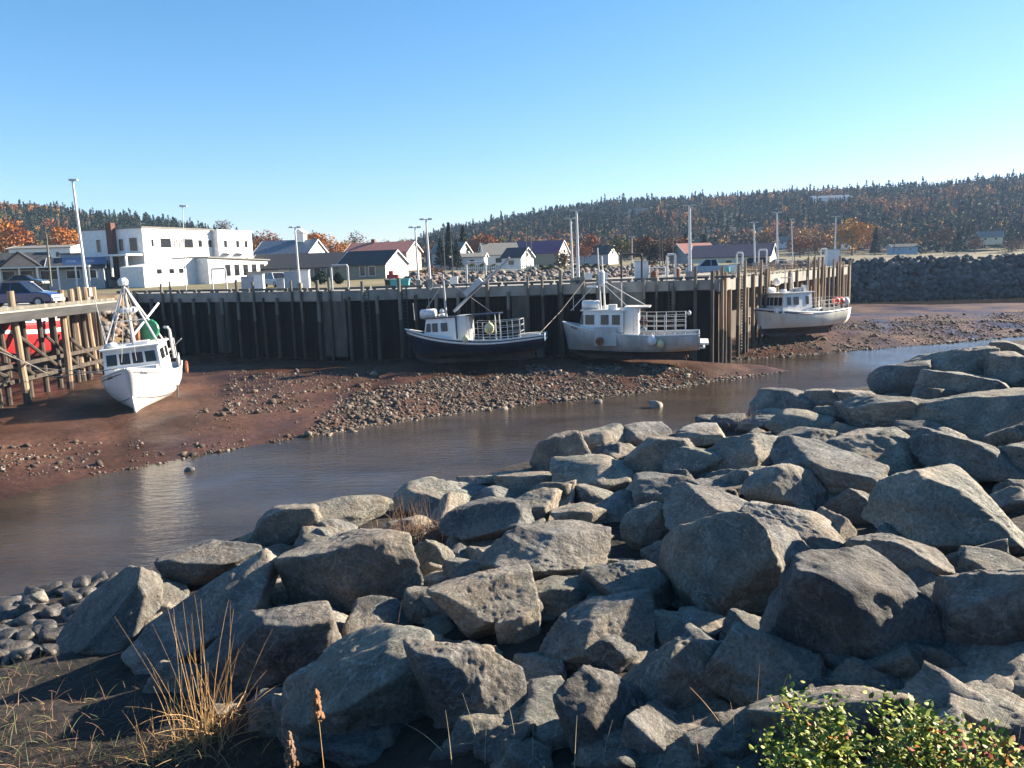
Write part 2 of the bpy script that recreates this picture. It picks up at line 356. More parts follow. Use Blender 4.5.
# ---- land behind the wharf, field and wooded hills: one sheet out to the horizon
RIDGE = [(-900, 178), (-300, 196), (-100, 204), (0, 208), (60, 214), (150, 226), (215, 235), (250, 243), (300, 250), (345, 258), (400, 262)]
RIDGR = [(380, 262), (420, 250), (455, 237), (500, 230), (560, 219), (620, 211), (700, 206), (760, 203), (850, 198), (950, 194), (1024, 187), (1200, 172), (1700, 130)]
def hpx(u): return 262 - .03 * (u - 512)
def land_np(P):
    x, y = P[:, 0], P[:, 1]; u = 512 + 800 * x / np.maximum(y, 1)
    hl = np.maximum(0, hpx(u) - np.interp(u, *zip(*RIDGE))); hr = np.maximum(0, hpx(u) - np.interp(u, *zip(*RIDGR)))
    sm = lambda a, b, v: (lambda q: q * q * (3 - 2 * q))(np.clip((v - a) / (b - a), 0, 1))
    base = 8.0 + .8 * sm(118, 175, y)
    fieldz = 7.7
    rt = sm(52, 70, x) * sm(125, 150, y); base = base * (1 - rt) + fieldz * rt
    zl = hl / 800 * 450 * sm(210, 460, y); zr = hr / 800 * 800 * (sm(330, 800, y) ** .8)
    n = fbm(np.column_stack([P * .012, x * 0]), 31, 3)
    g = np.where(u < 390, zl, np.maximum(zr, zl * (u < 400)))
    z = base + g + n * np.clip(g / 20, 0, 1) * 3
    return z
# front edge of the land follows the back of the wharf and the breakwater
def front_y(x): return np.interp(x, [-900, -70, -48, -43.2, -16, 9, 40, 47, 49, 52, 900], [88, 88, 87, 92, 84, 92, 112, 120, 172, 173, 173])
us = np.concatenate([np.linspace(-1400, -75, 34), np.linspace(-70, 70, 120), np.linspace(75, 1500, 50)])
vs_ = np.concatenate([np.linspace(0, 60, 40), np.geomspace(64, 3500, 90)])
X = np.repeat(us[None], len(vs_), 0); fan = np.clip(vs_[:, None] / 400, 0, 1)
Yl = front_y(X) + vs_[:, None]
Zl = land_np(np.column_stack([X.ravel(), Yl.ravel()])).reshape(X.shape)
Zl[0] = -1.0
M['land'] = mat('dry_autumn_ground', (.10, .075, .035), (.2, .155, .08), .06, .95, .05, 3, c3=(.12, .11, .045), attr='tint')
tag(grid_mesh('ground', X, Yl, Zl, M['land'], True, np.where((Zl.ravel() > 11.5)[:, None], np.array([[.28, .3, .3]]), 1.0)), 'land behind the harbour with the village, hay field and hills', kind='structure')
def land(x, y): return float(land_np(np.array([[x, y]]))[0])

# ================================================================== WHARF
wh = thing('wharf', 'long dark timber-faced wharf with concrete edge and fender posts behind the boats', 'wharf', (0, 0, 0))
V3 = lambda p, z: (p[0], p[1], z)
back = [(47.5, 124.0), (9.0, 96.0), (-14.0, 90.0), (-39.0, 101.0)]
deckpoly = [tuple(W0), tuple(W1), tuple(W2), tuple(W3)] + back
b_ = MB(); b_.prism(deckpoly, D - .35, D, 'z'); b_.build('deck', M['deck'], wh)
def offs(a, b, k):                                  # point pushed outwards (towards the water) by k
    d = (b - a) / np.linalg.norm(b - a); return np.array([d[1], -d[0]]) * k
faces = [(W0, W1), (W1, W2), (W2, W3)]
for fi, (a, b) in enumerate(faces):
    L = np.linalg.norm(b - a); d = (b - a) / L; ang = math.atan2(d[1], d[0])
    # wall sheet of close-set vertical planks (geometry: slightly uneven plank boxes in one mesh)
    m_ = MB(); k = 0; s = .0
    while s < L:
        w = random.uniform(.24, .34); c = a + d * (s + w / 2) + offs(a, b, random.uniform(-.1, .0) - .14)
        m_.box((c[0], c[1], (D - 1.0 - 1.2) / 2), (w - .015, .2, D - 1.0 + 1.2), ang); s += w
    if fi < 2: m_.build('timber_wall', M['wallwood'], wh)
    else:
        # open piled side: dark bank behind, round piles carrying the deck
        m2 = MB(); o = -offs(a, b, 3.4); c = (a + b) / 2 + o
        m2.box((c[0], c[1], 3.2), (L, .3, 8.2), ang); m2.build('timber_wall', M['darkpile'], wh)
    m_ = MB(); c = (a + b) / 2 + offs(a, b, .08); h = .95 if fi < 2 else 1.15
    m_.box((c[0], c[1], D - h / 2 + .06), (L, .36, h), ang); m_.build('concrete_edge', M['concrete'], wh)
    m_ = MB(); c = (a + b) / 2 - offs(a, b, .05)
    s = .2
    while s < L - .5:
        c = a + d * (s + 1.2) - offs(a, b, .12); m_.box((c[0], c[1], D + .28), (2.3, .24, .22), ang); 
        for q in (.3, 2.1):
            c2 = a + d * (s + q) - offs(a, b, .12); m_.box((c2[0], c2[1], D + .11), (.25, .24, .14), ang)
        s += 2.45
    m_.build('kerb_timber', M['postgrey'], wh)
# lighter concrete panels in the wall
for px, wd in ((222, 1.7), (344, 2.6), (520, 1.6), (628, 3.2)):
    a, b = (W1, W2) if px > 344 else (W0, W1)
    p = min((a + (b - a) * t for t in np.linspace(.03, .97, 300)), key=lambda q: abs(pxof((*q, D))[0] - px))
    ang = math.atan2(*(b - a)[::-1]); c = p + offs(a, b, .1)
    m_ = MB(); m_.box((c[0], c[1], D / 2 + 1.1 - .45), (wd, .3, D - 2.6), ang); m_.build('concrete_panel', mat('weathered_concrete_panel', (.085, .09, .08), (.17, .17, .145), .9, .9, .01, 6, stretch=(1, 1, .4)) if px > 600 else mat('stained_concrete', (.05, .046, .04), (.11, .1, .085), .9, .9, .01, 6, stretch=(1, 1, .4)), wh)
def pile_part(name, p, z0, z1, r, m, parent, lean=(0, 0), band=None):
    b = MB(); n = 9; pts = []; rr = []
    for k, f in enumerate(np.linspace(0, 1, 6)):
        pts.append((p[0] + lean[0] * f + random.uniform(-.02, .02), p[1] + lean[1] * f + random.uniform(-.02, .02), z0 + (z1 - z0) * f)); rr.append(r * (1.08 - .16 * f) * random.uniform(.96, 1.04))
    b.path(pts, rr, n)
    if band is not None:                            # tide-stained lower part of the same pile
        for i, f in enumerate(b.f):
            zc = sum(b.v[q][2] for q in f) / len(f); b.mi[i] = 1 if zc < band else 0
    return b.build(name, [m, M['darkpile']] if band is not None else m, parent, smooth=False)
# fender posts along the front wall
for fi, (a, b) in enumerate(faces[:2]):
    L = np.linalg.norm(b - a); d = (b - a) / L; s = .6
    while s < L - .2:
        p = a + d * s + offs(a, b, .42)
        top = D + random.choice([.25, 1.1, 1.3, -.5, -.5, .9])
        pile_part('fender_pile', p, -.6, top, random.uniform(.12, .19), M['postgrey'], wh, band=D - random.uniform(1.0, 2.4)); s += random.uniform(1.15, 2.3)
# piles of the open side
a, b = faces[2]; L = np.linalg.norm(b - a); d = (b - a) / L; s = .5
while s < L:
    for row in (0, 1):
        p = a + d * (s + row * .5) + offs(a, b, .38 - row * 1.6)
        if row and random.random() < .5: continue
        pile_part('fender_pile', p, -.6, D + (random.choice([.9, 1.3, 1.7, .3, -1.4, -1.0, .7]) if row == 0 else -.36), random.uniform(.15, .2), M['pile'] if row == 0 else M['trapwood'], wh, band=3.2 + random.uniform(-.8, .8))
    s += random.choice([.8, 1.3, 2.4, 3.0, 1.9])
for px, y0, zt in ((712.5, 362, D + .7), (716.5, 363, D + .9), (721, 362, D + 1.1)):       # tall corner piles in the water
    p = at_z(px, y0, 0); pile_part('corner_pile', (p.x, p.y - .15), -.8, zt, .19, M['pile'], wh, band=2.2)
p = W3 + np.array([.2, .1]); pile_part('corner_pile', p, -.6, D + 1.0, .2, M['pile'], wh, band=3)
# ladders, some with a tall white hand hoop
def on_face(px):
    best = None
    for a, b in faces:
        for t in np.linspace(0, 1, 240):
            p = a + (b - a) * t; e = abs(pxof((p[0], p[1], D))[0] - px)
            if best is None or e < best[0]: best = (e, p, a, b)
    return best[1:]
for px in (322, 366, 404, 560, 670, 739, 762, 823):
    p, a, b = on_face(px); d = (b - a) / np.linalg.norm(b - a); o = offs(a, b, .34); m_ = MB()
    for s in (-.22, .22):
        q = p + d * s + o; m_.tube((q[0], q[1], .6), (q[0], q[1], D + .1), .04, n=6)
    for z in np.arange(.9, D, .32):
        q0 = p - d * .22 + o; q1 = p + d * .22 + o; m_.tube((q0[0], q0[1], z), (q1[0], q1[1], z), .025, n=5)
    m_.build('ladder', M['darkmetal'], wh)
def hoop(px0, px1, ytop, ybase, Y, m):
    a = at_y(px0, ybase, Y); b = at_y(px1, ybase, Y); t = at_y((px0 + px1) / 2, ytop, Y); z0 = D + .0
    b_ = MB(); r = .1
    b_.path([(a.x, a.y, z0), (a.x, a.y, t.z - .15), (a.x + .06, a.y, t.z - .03), (b.x - .06, b.y, t.z - .03), (b.x, b.y, t.z - .15), (b.x, b.y, z0)], r, 8)
    return b_.build('ladder_hoop', m, wh)
hoop(667, 675.5, 254, 282, 77.5, M['palepole']); hoop(736.5, 742.5, 252.5, 271, 95, M['palepole']); hoop(758.5, 766.5, 249.5, 269, 100, M['palepole']); hoop(820.5, 826.5, 248.5, 263, 118, M['palepole'])
hoop(332.5, 349, 265, 293, 75, M['metal']); hoop(621.5, 642, 254, 284, 77, M['darkmetal']); hoop(213, 227, 268.5, 291, 86, M['metal']); hoop(467, 486, 262, 287, 76.5, M['metal'])
# riprap shore between the wharf and the houses (one mass of stones), and the breakwater
def ico(sub):
    bm = bmesh.new(); bmesh.ops.create_icosphere(bm, subdivisions=sub, radius=1); bm.verts.ensure_lookup_table()
    V = np.array([v.co[:] for v in bm.verts]); Fc = np.array([[v.index for v in f.verts] for f in bm.faces]); bm.free(); return V, Fc
ICO = {k: ico(k) for k in (1, 2, 3, 4, 5, 6)}
def rock_shape(seed, sub, npl=13, p=16, rough=.05, chips=10):
    rg = np.random.default_rng(seed); V, Fc = ICO[sub]; d = V / np.linalg.norm(V, axis=1)[:, None]
    N = rg.normal(size=(npl, 3)); N /= np.linalg.norm(N, axis=1)[:, None]; h = rg.uniform(.55, .95, npl)
    N = np.vstack([N, np.eye(3), -np.eye(3)]); h = np.concatenate([h, np.full(6, 1.0)])
    if chips:
        C = rg.normal(size=(chips, 3)); C /= np.linalg.norm(C, axis=1)[:, None]
        q = np.maximum(N @ C.T / h[:, None], 1e-6); rc = 1 / np.max(q, 0)
        N = np.vstack([N, C]); h = np.concatenate([h, rc * rg.uniform(.88, .97, chips)])
    g = np.maximum(d @ N.T / h, 1e-6)
    r = (g ** p).sum(1) ** (-1 / p)
    if rough:
        o = rg.uniform(-50, 50, 3)
        n = fbm(d * 2.1 + o, seed % 97, 3) * rough * 1.3
        if sub >= 4:
            rd = 1 - np.abs(fbm(d * 4.5 + o, seed % 89 + 5, 4)); n = n + (rd - .6) * rough * .8 + fbm(d * 13 + o, seed % 83, 3) * rough * .28
        elif sub == 3: n = n + fbm(d * 6 + o, seed % 83, 2) * rough * .4
        r = r * (1 + n)
    P = d * r[:, None]; mn, mx = P.min(0), P.max(0)
    return (P - (mn + mx) / 2) / ((mx - mn) / 2), Fc
def rot_np(rg, n, flat=.5):
    out = np.empty((n, 3, 3))
    for i in range(n):
        out[i] = np.array(Euler((rg.uniform(-flat, flat), rg.uniform(-flat, flat), rg.uniform(0, 6.28))).to_matrix())
    return out
def scatter(name, pts, sizes, mats, seed, sub=1, tints=None, flat=.6, smooth=False, squash=(.55, .9), parent=None):
    rg = np.random.default_rng(seed); shapes = [rock_shape(seed * 31 + k, sub, 8, 20, .05, 0) for k in range(14)]; n = len(pts)
    Rm = rot_np(rg, n, flat); k = rg.integers(0, 14, n); sc = np.stack([rg.uniform(.8, 1.2, n), rg.uniform(.65, 1.0, n), rg.uniform(*squash, n)], 1) * sizes[:, None]
    nv = len(shapes[0][0]); base = np.stack([s[0] for s in shapes])[k] * sc[:, None, :]
    V = np.einsum('nij,nvj->nvi', Rm, base) + pts[:, None, :]
    Fc = (shapes[0][1][None] + (np.arange(n) * nv)[:, None, None]).reshape(-1, 3)
    col = np.repeat(tints, nv, 0) if tints is not None else None
    return np_mesh(name, V.reshape(-1, 3), Fc, mats, smooth, col, parent)
M['farstone'] = mat('far_riprap_stone', (.75, .75, .75), (1, 1, 1), 1.2, .9, .03, 5, attr='tint')
def tints_for(rg, n, cols, jit=.22):
    c = np.array(cols)[rg.integers(0, len(cols), n)]; return c * rg.uniform(1 - jit, 1 + jit, (n, 1))
rg = np.random.default_rng(11)
n = 1900; px = rg.uniform(-12, 27, n); f = rg.uniform(0, 1, n)
back_y = np.interp(px, [-12, 9, 27], [93, 99, 112]); pts = np.stack([px, back_y + f * 7.5, D - .3 + f * 1.1 + rg.uniform(-.1, .25, n)], 1)
b_ = MB()
prof = [(x, float(np.interp(x, [-12, 9, 27], [93, 99, 112]))) for x in np.linspace(-13, 28, 20)]
vs = []; fs = []
for x, y in prof: vs += [(x, y - .8, D - .6), (x, y + 8, D + .9), (x, y + 13, D + .45)]
for i in range(len(prof) - 1): fs += [(3 * i, 3 * i + 3, 3 * i + 4, 3 * i + 1), (3 * i + 1, 3 * i + 4, 3 * i + 5, 3 * i + 2)]
b_.add(vs, fs); sb = b_.build('shore_bank', M['soil']); tag(sb, 'low stone bank between the wharf deck and the village lawns', kind='structure')
b_ = MB(); pr = [(-60, 84), (-44, 83), (-39.3, 76), (-37.8, 79), (-41.5, 88.5)]
vs = []; fs = []
for x, y in pr: vs += [(x + 4.2, y - 3.0, .8), (x, y, 6.4), (x - 1.4, y + 1.0, D + .1), (x - 7.5, y + 4, D + .2)]
for i in range(len(pr) - 1): fs += [(4 * i + k, 4 * i + 4 + k, 4 * i + 5 + k, 4 * i + 1 + k) for k in range(3)]
b_.add(vs, fs); tag(b_.build('quay_bank', mat('brown_bank', (.08, .055, .03), (.16, .11, .06), .5, .95, .05, 3)), 'brown stony bank between the left pier and the wharf', kind='structure')
f2 = rg.uniform(0, 1, 420); g2 = rg.uniform(0, 1, 420); xx = np.interp(g2, [0, .3, .6, 1], [-46, -39.3, -37.8, -41.5]); yy = np.interp(g2, [0, .3, .6, 1], [83.5, 76, 79, 88])
pts = np.vstack([pts, np.stack([xx + 4.0 * (1 - f2), yy - 2.8 * (1 - f2), 1.0 + f2 * 6.0], 1)]); n += 420
sh = scatter('shore_rubble', pts, rg.uniform(.2, .55, n), M['farstone'], 5, 1, tints_for(rg, n, [(.14, .13, .125), (.18, .15, .12), (.1, .095, .095), (.26, .24, .21), (.16, .10, .075)]))
tag(sh, 'grey and brown rubble stones piled behind the wharf deck', 'rubble', kind='stuff')
bw = thing('breakwater', 'long dark rubble breakwater of heaped boulders beyond the wharf end, in shade', 'breakwater', (80, 168, 0))
x0, x1 = 46., 190.
core = MB(); core.prism([(165.6, -.8), (170.6, 7.9), (178, 8.0), (178, -.8)], x0, x1, 'x'); co = core.build('core', M['soil'], bw, loc=(-80, -168, 0))
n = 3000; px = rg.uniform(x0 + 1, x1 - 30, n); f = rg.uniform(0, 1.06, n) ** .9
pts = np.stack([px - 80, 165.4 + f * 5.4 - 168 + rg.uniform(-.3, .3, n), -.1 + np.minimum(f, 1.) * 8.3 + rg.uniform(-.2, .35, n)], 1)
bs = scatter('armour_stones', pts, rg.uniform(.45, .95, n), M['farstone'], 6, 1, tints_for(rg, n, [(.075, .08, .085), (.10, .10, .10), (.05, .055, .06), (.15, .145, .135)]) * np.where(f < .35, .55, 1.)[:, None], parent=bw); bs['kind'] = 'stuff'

# ---- gravel and cobbles lying on the mud
def in_px_poly(n, poly, rg):
    poly = np.array(poly, float); lo, hi = poly.min(0), poly.max(0); out = []
    while len(out) < n:
        q = rg.uniform(lo, hi, (n, 2)); out += list(q[inside(q, poly)])
    return np.array(out[:n])
rg = np.random.default_rng(5)
A_ = [(300, 432), (340, 400), (400, 386), (470, 378), (560, 371), (640, 366), (700, 369), (790, 371), (740, 380), (640, 394), (520, 409), (430, 419), (330, 437)]
B_ = [(728, 361), (733, 352), (800, 338), (850, 322), (930, 316), (1024, 311), (1024, 336), (920, 346), (830, 354)]
C_ = [(0, 450), (60, 442), (180, 440), (300, 425), (330, 437), (180, 461), (0, 478)]
F_ = [(230, 371), (420, 374), (560, 366), (690, 364), (640, 372), (470, 384), (340, 404), (220, 420)]
E_ = [(200, 370), (420, 372), (330, 425), (190, 440)]
pp = np.vstack([in_px_poly(26000, A_, rg), in_px_poly(15000, B_, rg), in_px_poly(700, C_, rg), in_px_poly(330, E_, rg), in_px_poly(2600, F_, rg)])
cl = vnoise(np.column_stack([pp * .035, pp[:, 0] * 0]), 77); pp = pp[cl > -.55 + rg.uniform(-.35, .35, len(pp))]
W_ = np.array([at_z(x, y, .8)[:2] for x, y in pp]); z = mud_z(W_)
for _ in range(2):
    W_ = np.array([at_z(x, y, max(zz, 0))[:2] for (x, y), zz in zip(pp, z)]); z = mud_z(W_)
keep = z > -.12; W_, z = W_[keep], z[keep]; n = len(z); size = np.clip(rg.lognormal(-2.85, .58, n), .03, .40)
gr = scatter('gravel', np.column_stack([W_, z + size * .12]), size, M['farstone'], 8, 1, tints_for(rg, n, [(.10, .07, .05), (.075, .055, .042), (.15, .11, .08), (.06, .047, .038), (.22, .18, .14), (.09, .058, .042)]), smooth=False, squash=(.4, .75))
tag(gr, 'brown gravel and cobbles spread over the tidal mud', 'gravel', kind='stuff')

# ================================================================== RIPRAP BOULDERS
def boulder_material():
    m = bpy.data.materials.new('riprap_stone'); m.use_nodes = True; t = m.node_tree; b = t.nodes['Principled BSDF']; N = t.nodes.new; Lk = t.links.new
    tc = N('ShaderNodeTexCoord'); oi = N('ShaderNodeObjectInfo'); O = tc.outputs['Object']
    va = N('ShaderNodeVectorMath'); va.operation = 'MULTIPLY_ADD'; va.inputs[1].default_value = (1, 1, 1)
    cx = N('ShaderNodeCombineXYZ'); ml = N('ShaderNodeMath'); ml.operation = 'MULTIPLY'; ml.inputs[1].default_value = 37.; Lk(oi.outputs['Random'], ml.inputs[0]); Lk(ml.outputs[0], cx.inputs[0]); Lk(ml.outputs[0], cx.inputs[1])
    Lk(O, va.inputs[0]); Lk(cx.outputs[0], va.inputs[2]); P = va.outputs[0]
    def noise(sc, det=8, ro=.6, dist=0.):
        q = N('ShaderNodeTexNoise'); q.inputs['Scale'].default_value = sc; q.inputs['Detail'].default_value = det; q.inputs['Roughness'].default_value = ro; q.inputs['Distortion'].default_value = dist; Lk(P, q.inputs[0]); return q.outputs[0]
    def ramp(src, stops):
        r = N('ShaderNodeValToRGB'); e = r.color_ramp.elements
        e[0].position, e[0].color = stops[0][0], (*stops[0][1], 1); e[1].position, e[1].color = stops[-1][0], (*stops[-1][1], 1)
        for q, c in stops[1:-1]: k = e.new(q); k.color = (*c, 1)
        Lk(src, r.inputs[0]); return r.outputs[0]
    def mix(a, c, fac, mode='MIX'):
        x = N('ShaderNodeMix'); x.data_type = 'RGBA'; x.blend_type = mode
        if isinstance(fac, float): x.inputs[0].default_value = fac
        else: Lk(fac, x.inputs[0])
        Lk(a, x.inputs[6]); Lk(c, x.inputs[7]); return x.outputs[2]
    grey = ramp(noise(1.6, 9, .65), [(.3, (.07, .074, .078)), (.5, (.165, .165, .16)), (.7, (.36, .355, .325))])
    green = ramp(noise(2.3, 9, .65), [(.3, (.08, .09, .082)), (.7, (.24, .25, .22))])
    tan = ramp(noise(2.0, 9, .7), [(.3, (.15, .12, .095)), (.7, (.48, .41, .325))])
    rnd = ramp(oi.outputs['Random'], [(.0, (0, 0, 0)), (1., (1, 1, 1))])
    c = mix(grey, green, ramp(oi.outputs['Random'], [(.3, (0, 0, 0)), (.8, (.8, .8, .8))]))
    c = mix(c, tan, ramp(noise(.75, 5, .55, .6), [(.42, (0, 0, 0)), (.64, (.85, .85, .85))]))
    vein = ramp(noise(1.1, 6, .6, 2.2), [(.485, (0, 0, 0)), (.5, (.55, .55, .55)), (.515, (0, 0, 0))])
    pale = ramp(noise(5, 6, .6), [(.3, (.36, .37, .36)), (.7, (.5, .49, .46))])
    c = mix(c, pale, vein)
    spk = ramp(noise(24, 6, .7), [(.34, (.55, .55, .55)), (.5, (1, 1, 1)), (.68, (1.3, 1.3, 1.28))])
    c = mix(c, spk, 1., 'MULTIPLY'); c = mix(c, ramp(oi.outputs['Random'], [(.0, (.55, .56, .58)), (.25, (1.12, 1.1, 1.06)), (.5, (.72, .73, .74)), (.75, (1.15, 1.12, 1.06)), (1., (.8, .78, .76))]), 1., 'MULTIPLY'); Lk(c, b.inputs['Base Color'])
    b.inputs['Roughness'].default_value = .82; b.inputs['Specular IOR Level'].default_value = .35
    ad = N('ShaderNodeMath'); ad.operation = 'MULTIPLY_ADD'; ad.inputs[1].default_value = .35; Lk(noise(26, 10, .68), ad.inputs[0]); Lk(noise(6.5, 10, .7, .4), ad.inputs[2])
    bp = N('ShaderNodeBump'); bp.inputs['Strength'].default_value = 1.; bp.inputs['Distance'].default_value = .085; Lk(ad.outputs[0], bp.inputs['Height']); Lk(bp.outputs[0], b.inputs['Normal'])
    return m
M['boulder'] = boulder_material()
M['shadestone'] = mat('shade_dark_stone', (.028, .026, .025), (.10, .09, .08), 3, .55, .03, 9)  # cobble stone: the heap's shade is mixed into this darker colour
GB = 'riprap boulders on the near river bank'
# cx, cy, width px, height px, tilt degrees, label
BOULD = [
 (117, 624, 112, 78, 38, 'long leaning grey boulder beside the heap of small dark cobbles'),
 (212, 563, 92, 58, 14, 'tan-topped boulder at the water edge, next after the leaning boulder'),
 (284, 531, 76, 58, 24, 'dark brown pointed boulder jutting out over the water on the bank crest'),
 (348, 514, 76, 34, -6, 'low greenish flat-topped boulder on the crest behind the big pale rugged boulder'),
 (352, 575, 128, 100, 4, 'big pale rugged boulder with a lit rounded shoulder, upslope from the dry grass tuft'),
 (216, 622, 156, 104, 30, 'long blue-grey slab sloping in shade behind the dry grass stems'),
 (270, 648, 132, 96, 12, 'boulder with a cream lit crown standing right behind the dry grass tuft'),
 (358, 694, 142, 136, 0, 'huge dark rounded boulder in shade behind the brown seed heads'),
 (430, 498, 70, 40, 12, 'grey wedge boulder on the crest right of the dry grass clump on the rocks'),
 (480, 484, 44, 20, 0, 'small flat stone on the crest at the water side of the lit slab'),
 (526, 484, 64, 24, -6, 'flat tan-lit slab near the water at the foot of the pointed crest boulder'),
 (499, 496, 54, 26, 10, 'small pale blocky stone in front of the flat tan-lit crest slab'),
 (536, 509, 56, 40, 20, 'blue-shaded block wedged behind the wide tan-faced boulder'),
 (560, 457, 58, 52, 18, 'pointed pale boulder rising highest on the crest beside the river'),
 (602, 445, 54, 36, 8, 'knobbly pair-topped pale boulder just right of the pointed crest boulder'),
 (647, 440, 68, 38, -2, 'square block with a dark face under its overhang on the crest'),
 (592, 480, 78, 42, 6, 'broad grey boulder below the knobbly pale crest boulder'),
 (662, 459, 66, 54, 20, 'sloping grey boulder right below the square overhanging crest block'),
 (488, 522, 90, 50, 10, 'wide tan-faced boulder lit along its top, mid slope'),
 (547, 556, 126, 60, -6, 'long pinkish-grey flat slab across the middle of the rock slope'),
 (430, 560, 46, 48, 14, 'small clean-cut pale block standing alone beside the dry grass clump'),
 (486, 606, 104, 82, 8, 'pyramid-shaped pale boulder below the long flat slab'),
 (470, 576, 52, 40, 0, 'brownish stone peeping out behind the pyramid-shaped boulder'),
 (554, 602, 60, 56, 26, 'dark pointed brown stone between the pyramid boulder and the pink-topped block'),
 (600, 637, 112, 76, 10, 'pink-topped flat block lit brightly at the centre of the near rocks'),
 (634, 592, 100, 72, -26, 'rounded greenish boulder lit on its right flank, above the pink-topped block'),
 (578, 518, 54, 36, 0, 'rough dark-topped stone just above the long flat slab'),
 (670, 494, 68, 44, 6, 'pale cream block with a flat lit face on the upper slope'),
 (648, 532, 48, 54, 22, 'tall blue-grey stone standing between the flat slab and the biggest slab face'),
 (586, 494, 48, 22, 0, 'thin low stone below the broad grey crest boulder'),
 (430, 607, 52, 44, -8, 'dark flat-fronted stone left of the pyramid-shaped boulder'),
 (470, 694, 106, 132, 6, 'tall dark boulder with one small sunlit tip at the picture bottom'),
 (596, 722, 84, 104, -6, 'upright brown-sided block under the pink-topped block'),
 (677, 688, 110, 116, 4, 'big pale rounded boulder with a brown right side, near the bottom edge'),
 (723, 579, 116, 122, 22, 'large smooth slab face lit pale grey, below the long greenish ridge rock'),
 (856, 622, 156, 132, -24, 'largest tan-lit sloping boulder at right with its far half in shade'),
 (988, 637, 100, 136, 10, 'tall ribbed boulder standing at the right edge, lit on its upper face'),
 (767, 671, 112, 82, -30, 'dark shaded sloping rock between the pale rounded boulder and the tan-lit boulder'),
 (834, 728, 150, 104, 18, 'bluish boulder behind the leafy green bush'),
 (686, 760, 104, 36, 0, 'low broken rock at the bottom edge beneath the pale rounded boulder'),
 (895, 563, 92, 70, -26, 'shaded blue block uphill of the largest tan-lit boulder'),
 (911, 672, 46, 54, 6, 'small dark stone squeezed left of the tall ribbed boulder'),
 (992, 736, 84, 64, -10, 'grey rock half hidden by the leafy bush in the bottom corner'),
 (930, 617, 40, 40, 0, 'small shaded stone between the tall ribbed boulder and the blue block'),
 (1006, 578, 74, 46, 4, 'shaded boulder cut by the right edge above the tall ribbed boulder'),
 (787, 405, 68, 24, 4, 'flat sunlit crest stone near the white riffle of the river'),
 (824, 401, 36, 26, 0, 'small blocky crest stone beside the riffle, lit from behind'),
 (855, 402, 38, 24, 0, 'little flat-topped blue stone on the crest right of the riffle'),
 (702, 437, 48, 28, 0, 'low crest stone right of the square overhanging block'),
 (741, 454, 80, 46, 6, 'rounded grey boulder lit along its crown on the upper slope'),
 (692, 466, 54, 40, -12, 'cream boulder left of the rounded crown-lit boulder'),
 (727, 520, 118, 62, -24, 'long greenish ridge rock sloping down to the right'),
 (787, 492, 80, 60, -20, 'blue-shaded wedge with one sunlit left facet, mid slope'),
 (790, 532, 98, 64, -30, 'shaded slab sliding down between the wedge and the large slab face'),
 (733, 483, 38, 34, 0, 'dark little stone tucked under the rounded crown-lit boulder'),
 (829, 478, 112, 50, -8, 'broad flat blue boulder in shade, centre of the dark rocks'),
 (881, 453, 100, 56, -10, 'dark thick block overhanging the broad flat blue boulder'),
 (886, 414, 92, 46, 8, 'smooth sloping blue boulder below the crest on the right'),
 (900, 381, 56, 38, 6, 'rounded crest boulder left of the big far crest boulder'),
 (953, 371, 86, 46, 6, 'big far crest boulder standing against the river at the right'),
 (1014, 378, 56, 50, 0, 'tall shaded crest boulder cut by the right edge'),
 (962, 390, 78, 34, -8, 'flat slab in front of the big far crest boulder'),
 (966, 421, 116, 48, 6, 'wide pale-veined blue boulder in the upper right rocks'),
 (1016, 408, 40, 30, 0, 'shaded stone at the right edge behind the wide pale-veined boulder'),
 (966, 462, 108, 52, -10, 'slab-sided boulder above the biggest veined boulder'),
 (957, 515, 156, 96, -10, 'biggest dark boulder with white veins at the right side'),
 (1016, 468, 40, 46, 0, 'rounded dark stone at the right edge above the biggest veined boulder'),
 (857, 510, 54, 48, -14, 'dark wedge left of the biggest veined boulder'),
 (728, 424, 36, 20, 0, 'small crest stone at the waterline left of the tan crest chip'),
 (758, 425, 46, 16, 4, 'tan crest chip lying flat beside the river'),
 (800, 426, 62, 24, -6, 'grey crest slab below the flat sunlit crest stone'),
 (805, 443, 58, 36, 8, 'squat shaded stone below the grey crest slab'),
 (832, 418, 34, 26, 0, 'small upright stone between crest slab and smooth blue boulder'),
 (616, 572, 40, 30, 0, 'narrow stone wedged at the right end of the long flat slab'),
 (405, 530, 56, 26, 6, 'brown low stone beneath the dry grass clump'),
 (520, 628, 46, 50, 10, 'shaded block filling the gap right of the pyramid-shaped boulder'),
 (700, 632, 60, 44, 0, 'shaded stone under the foot of the large slab face'),
 (1012, 353, 44, 26, 4, 'low crest boulder touching the right edge behind the tall shaded one'),
 (300, 590, 56, 46, 16, 'grey shaded stone left of the big pale rugged boulder'),
 (420, 650, 60, 50, 0, 'dark stone between the huge rounded boulder and the tall dark boulder'),
]
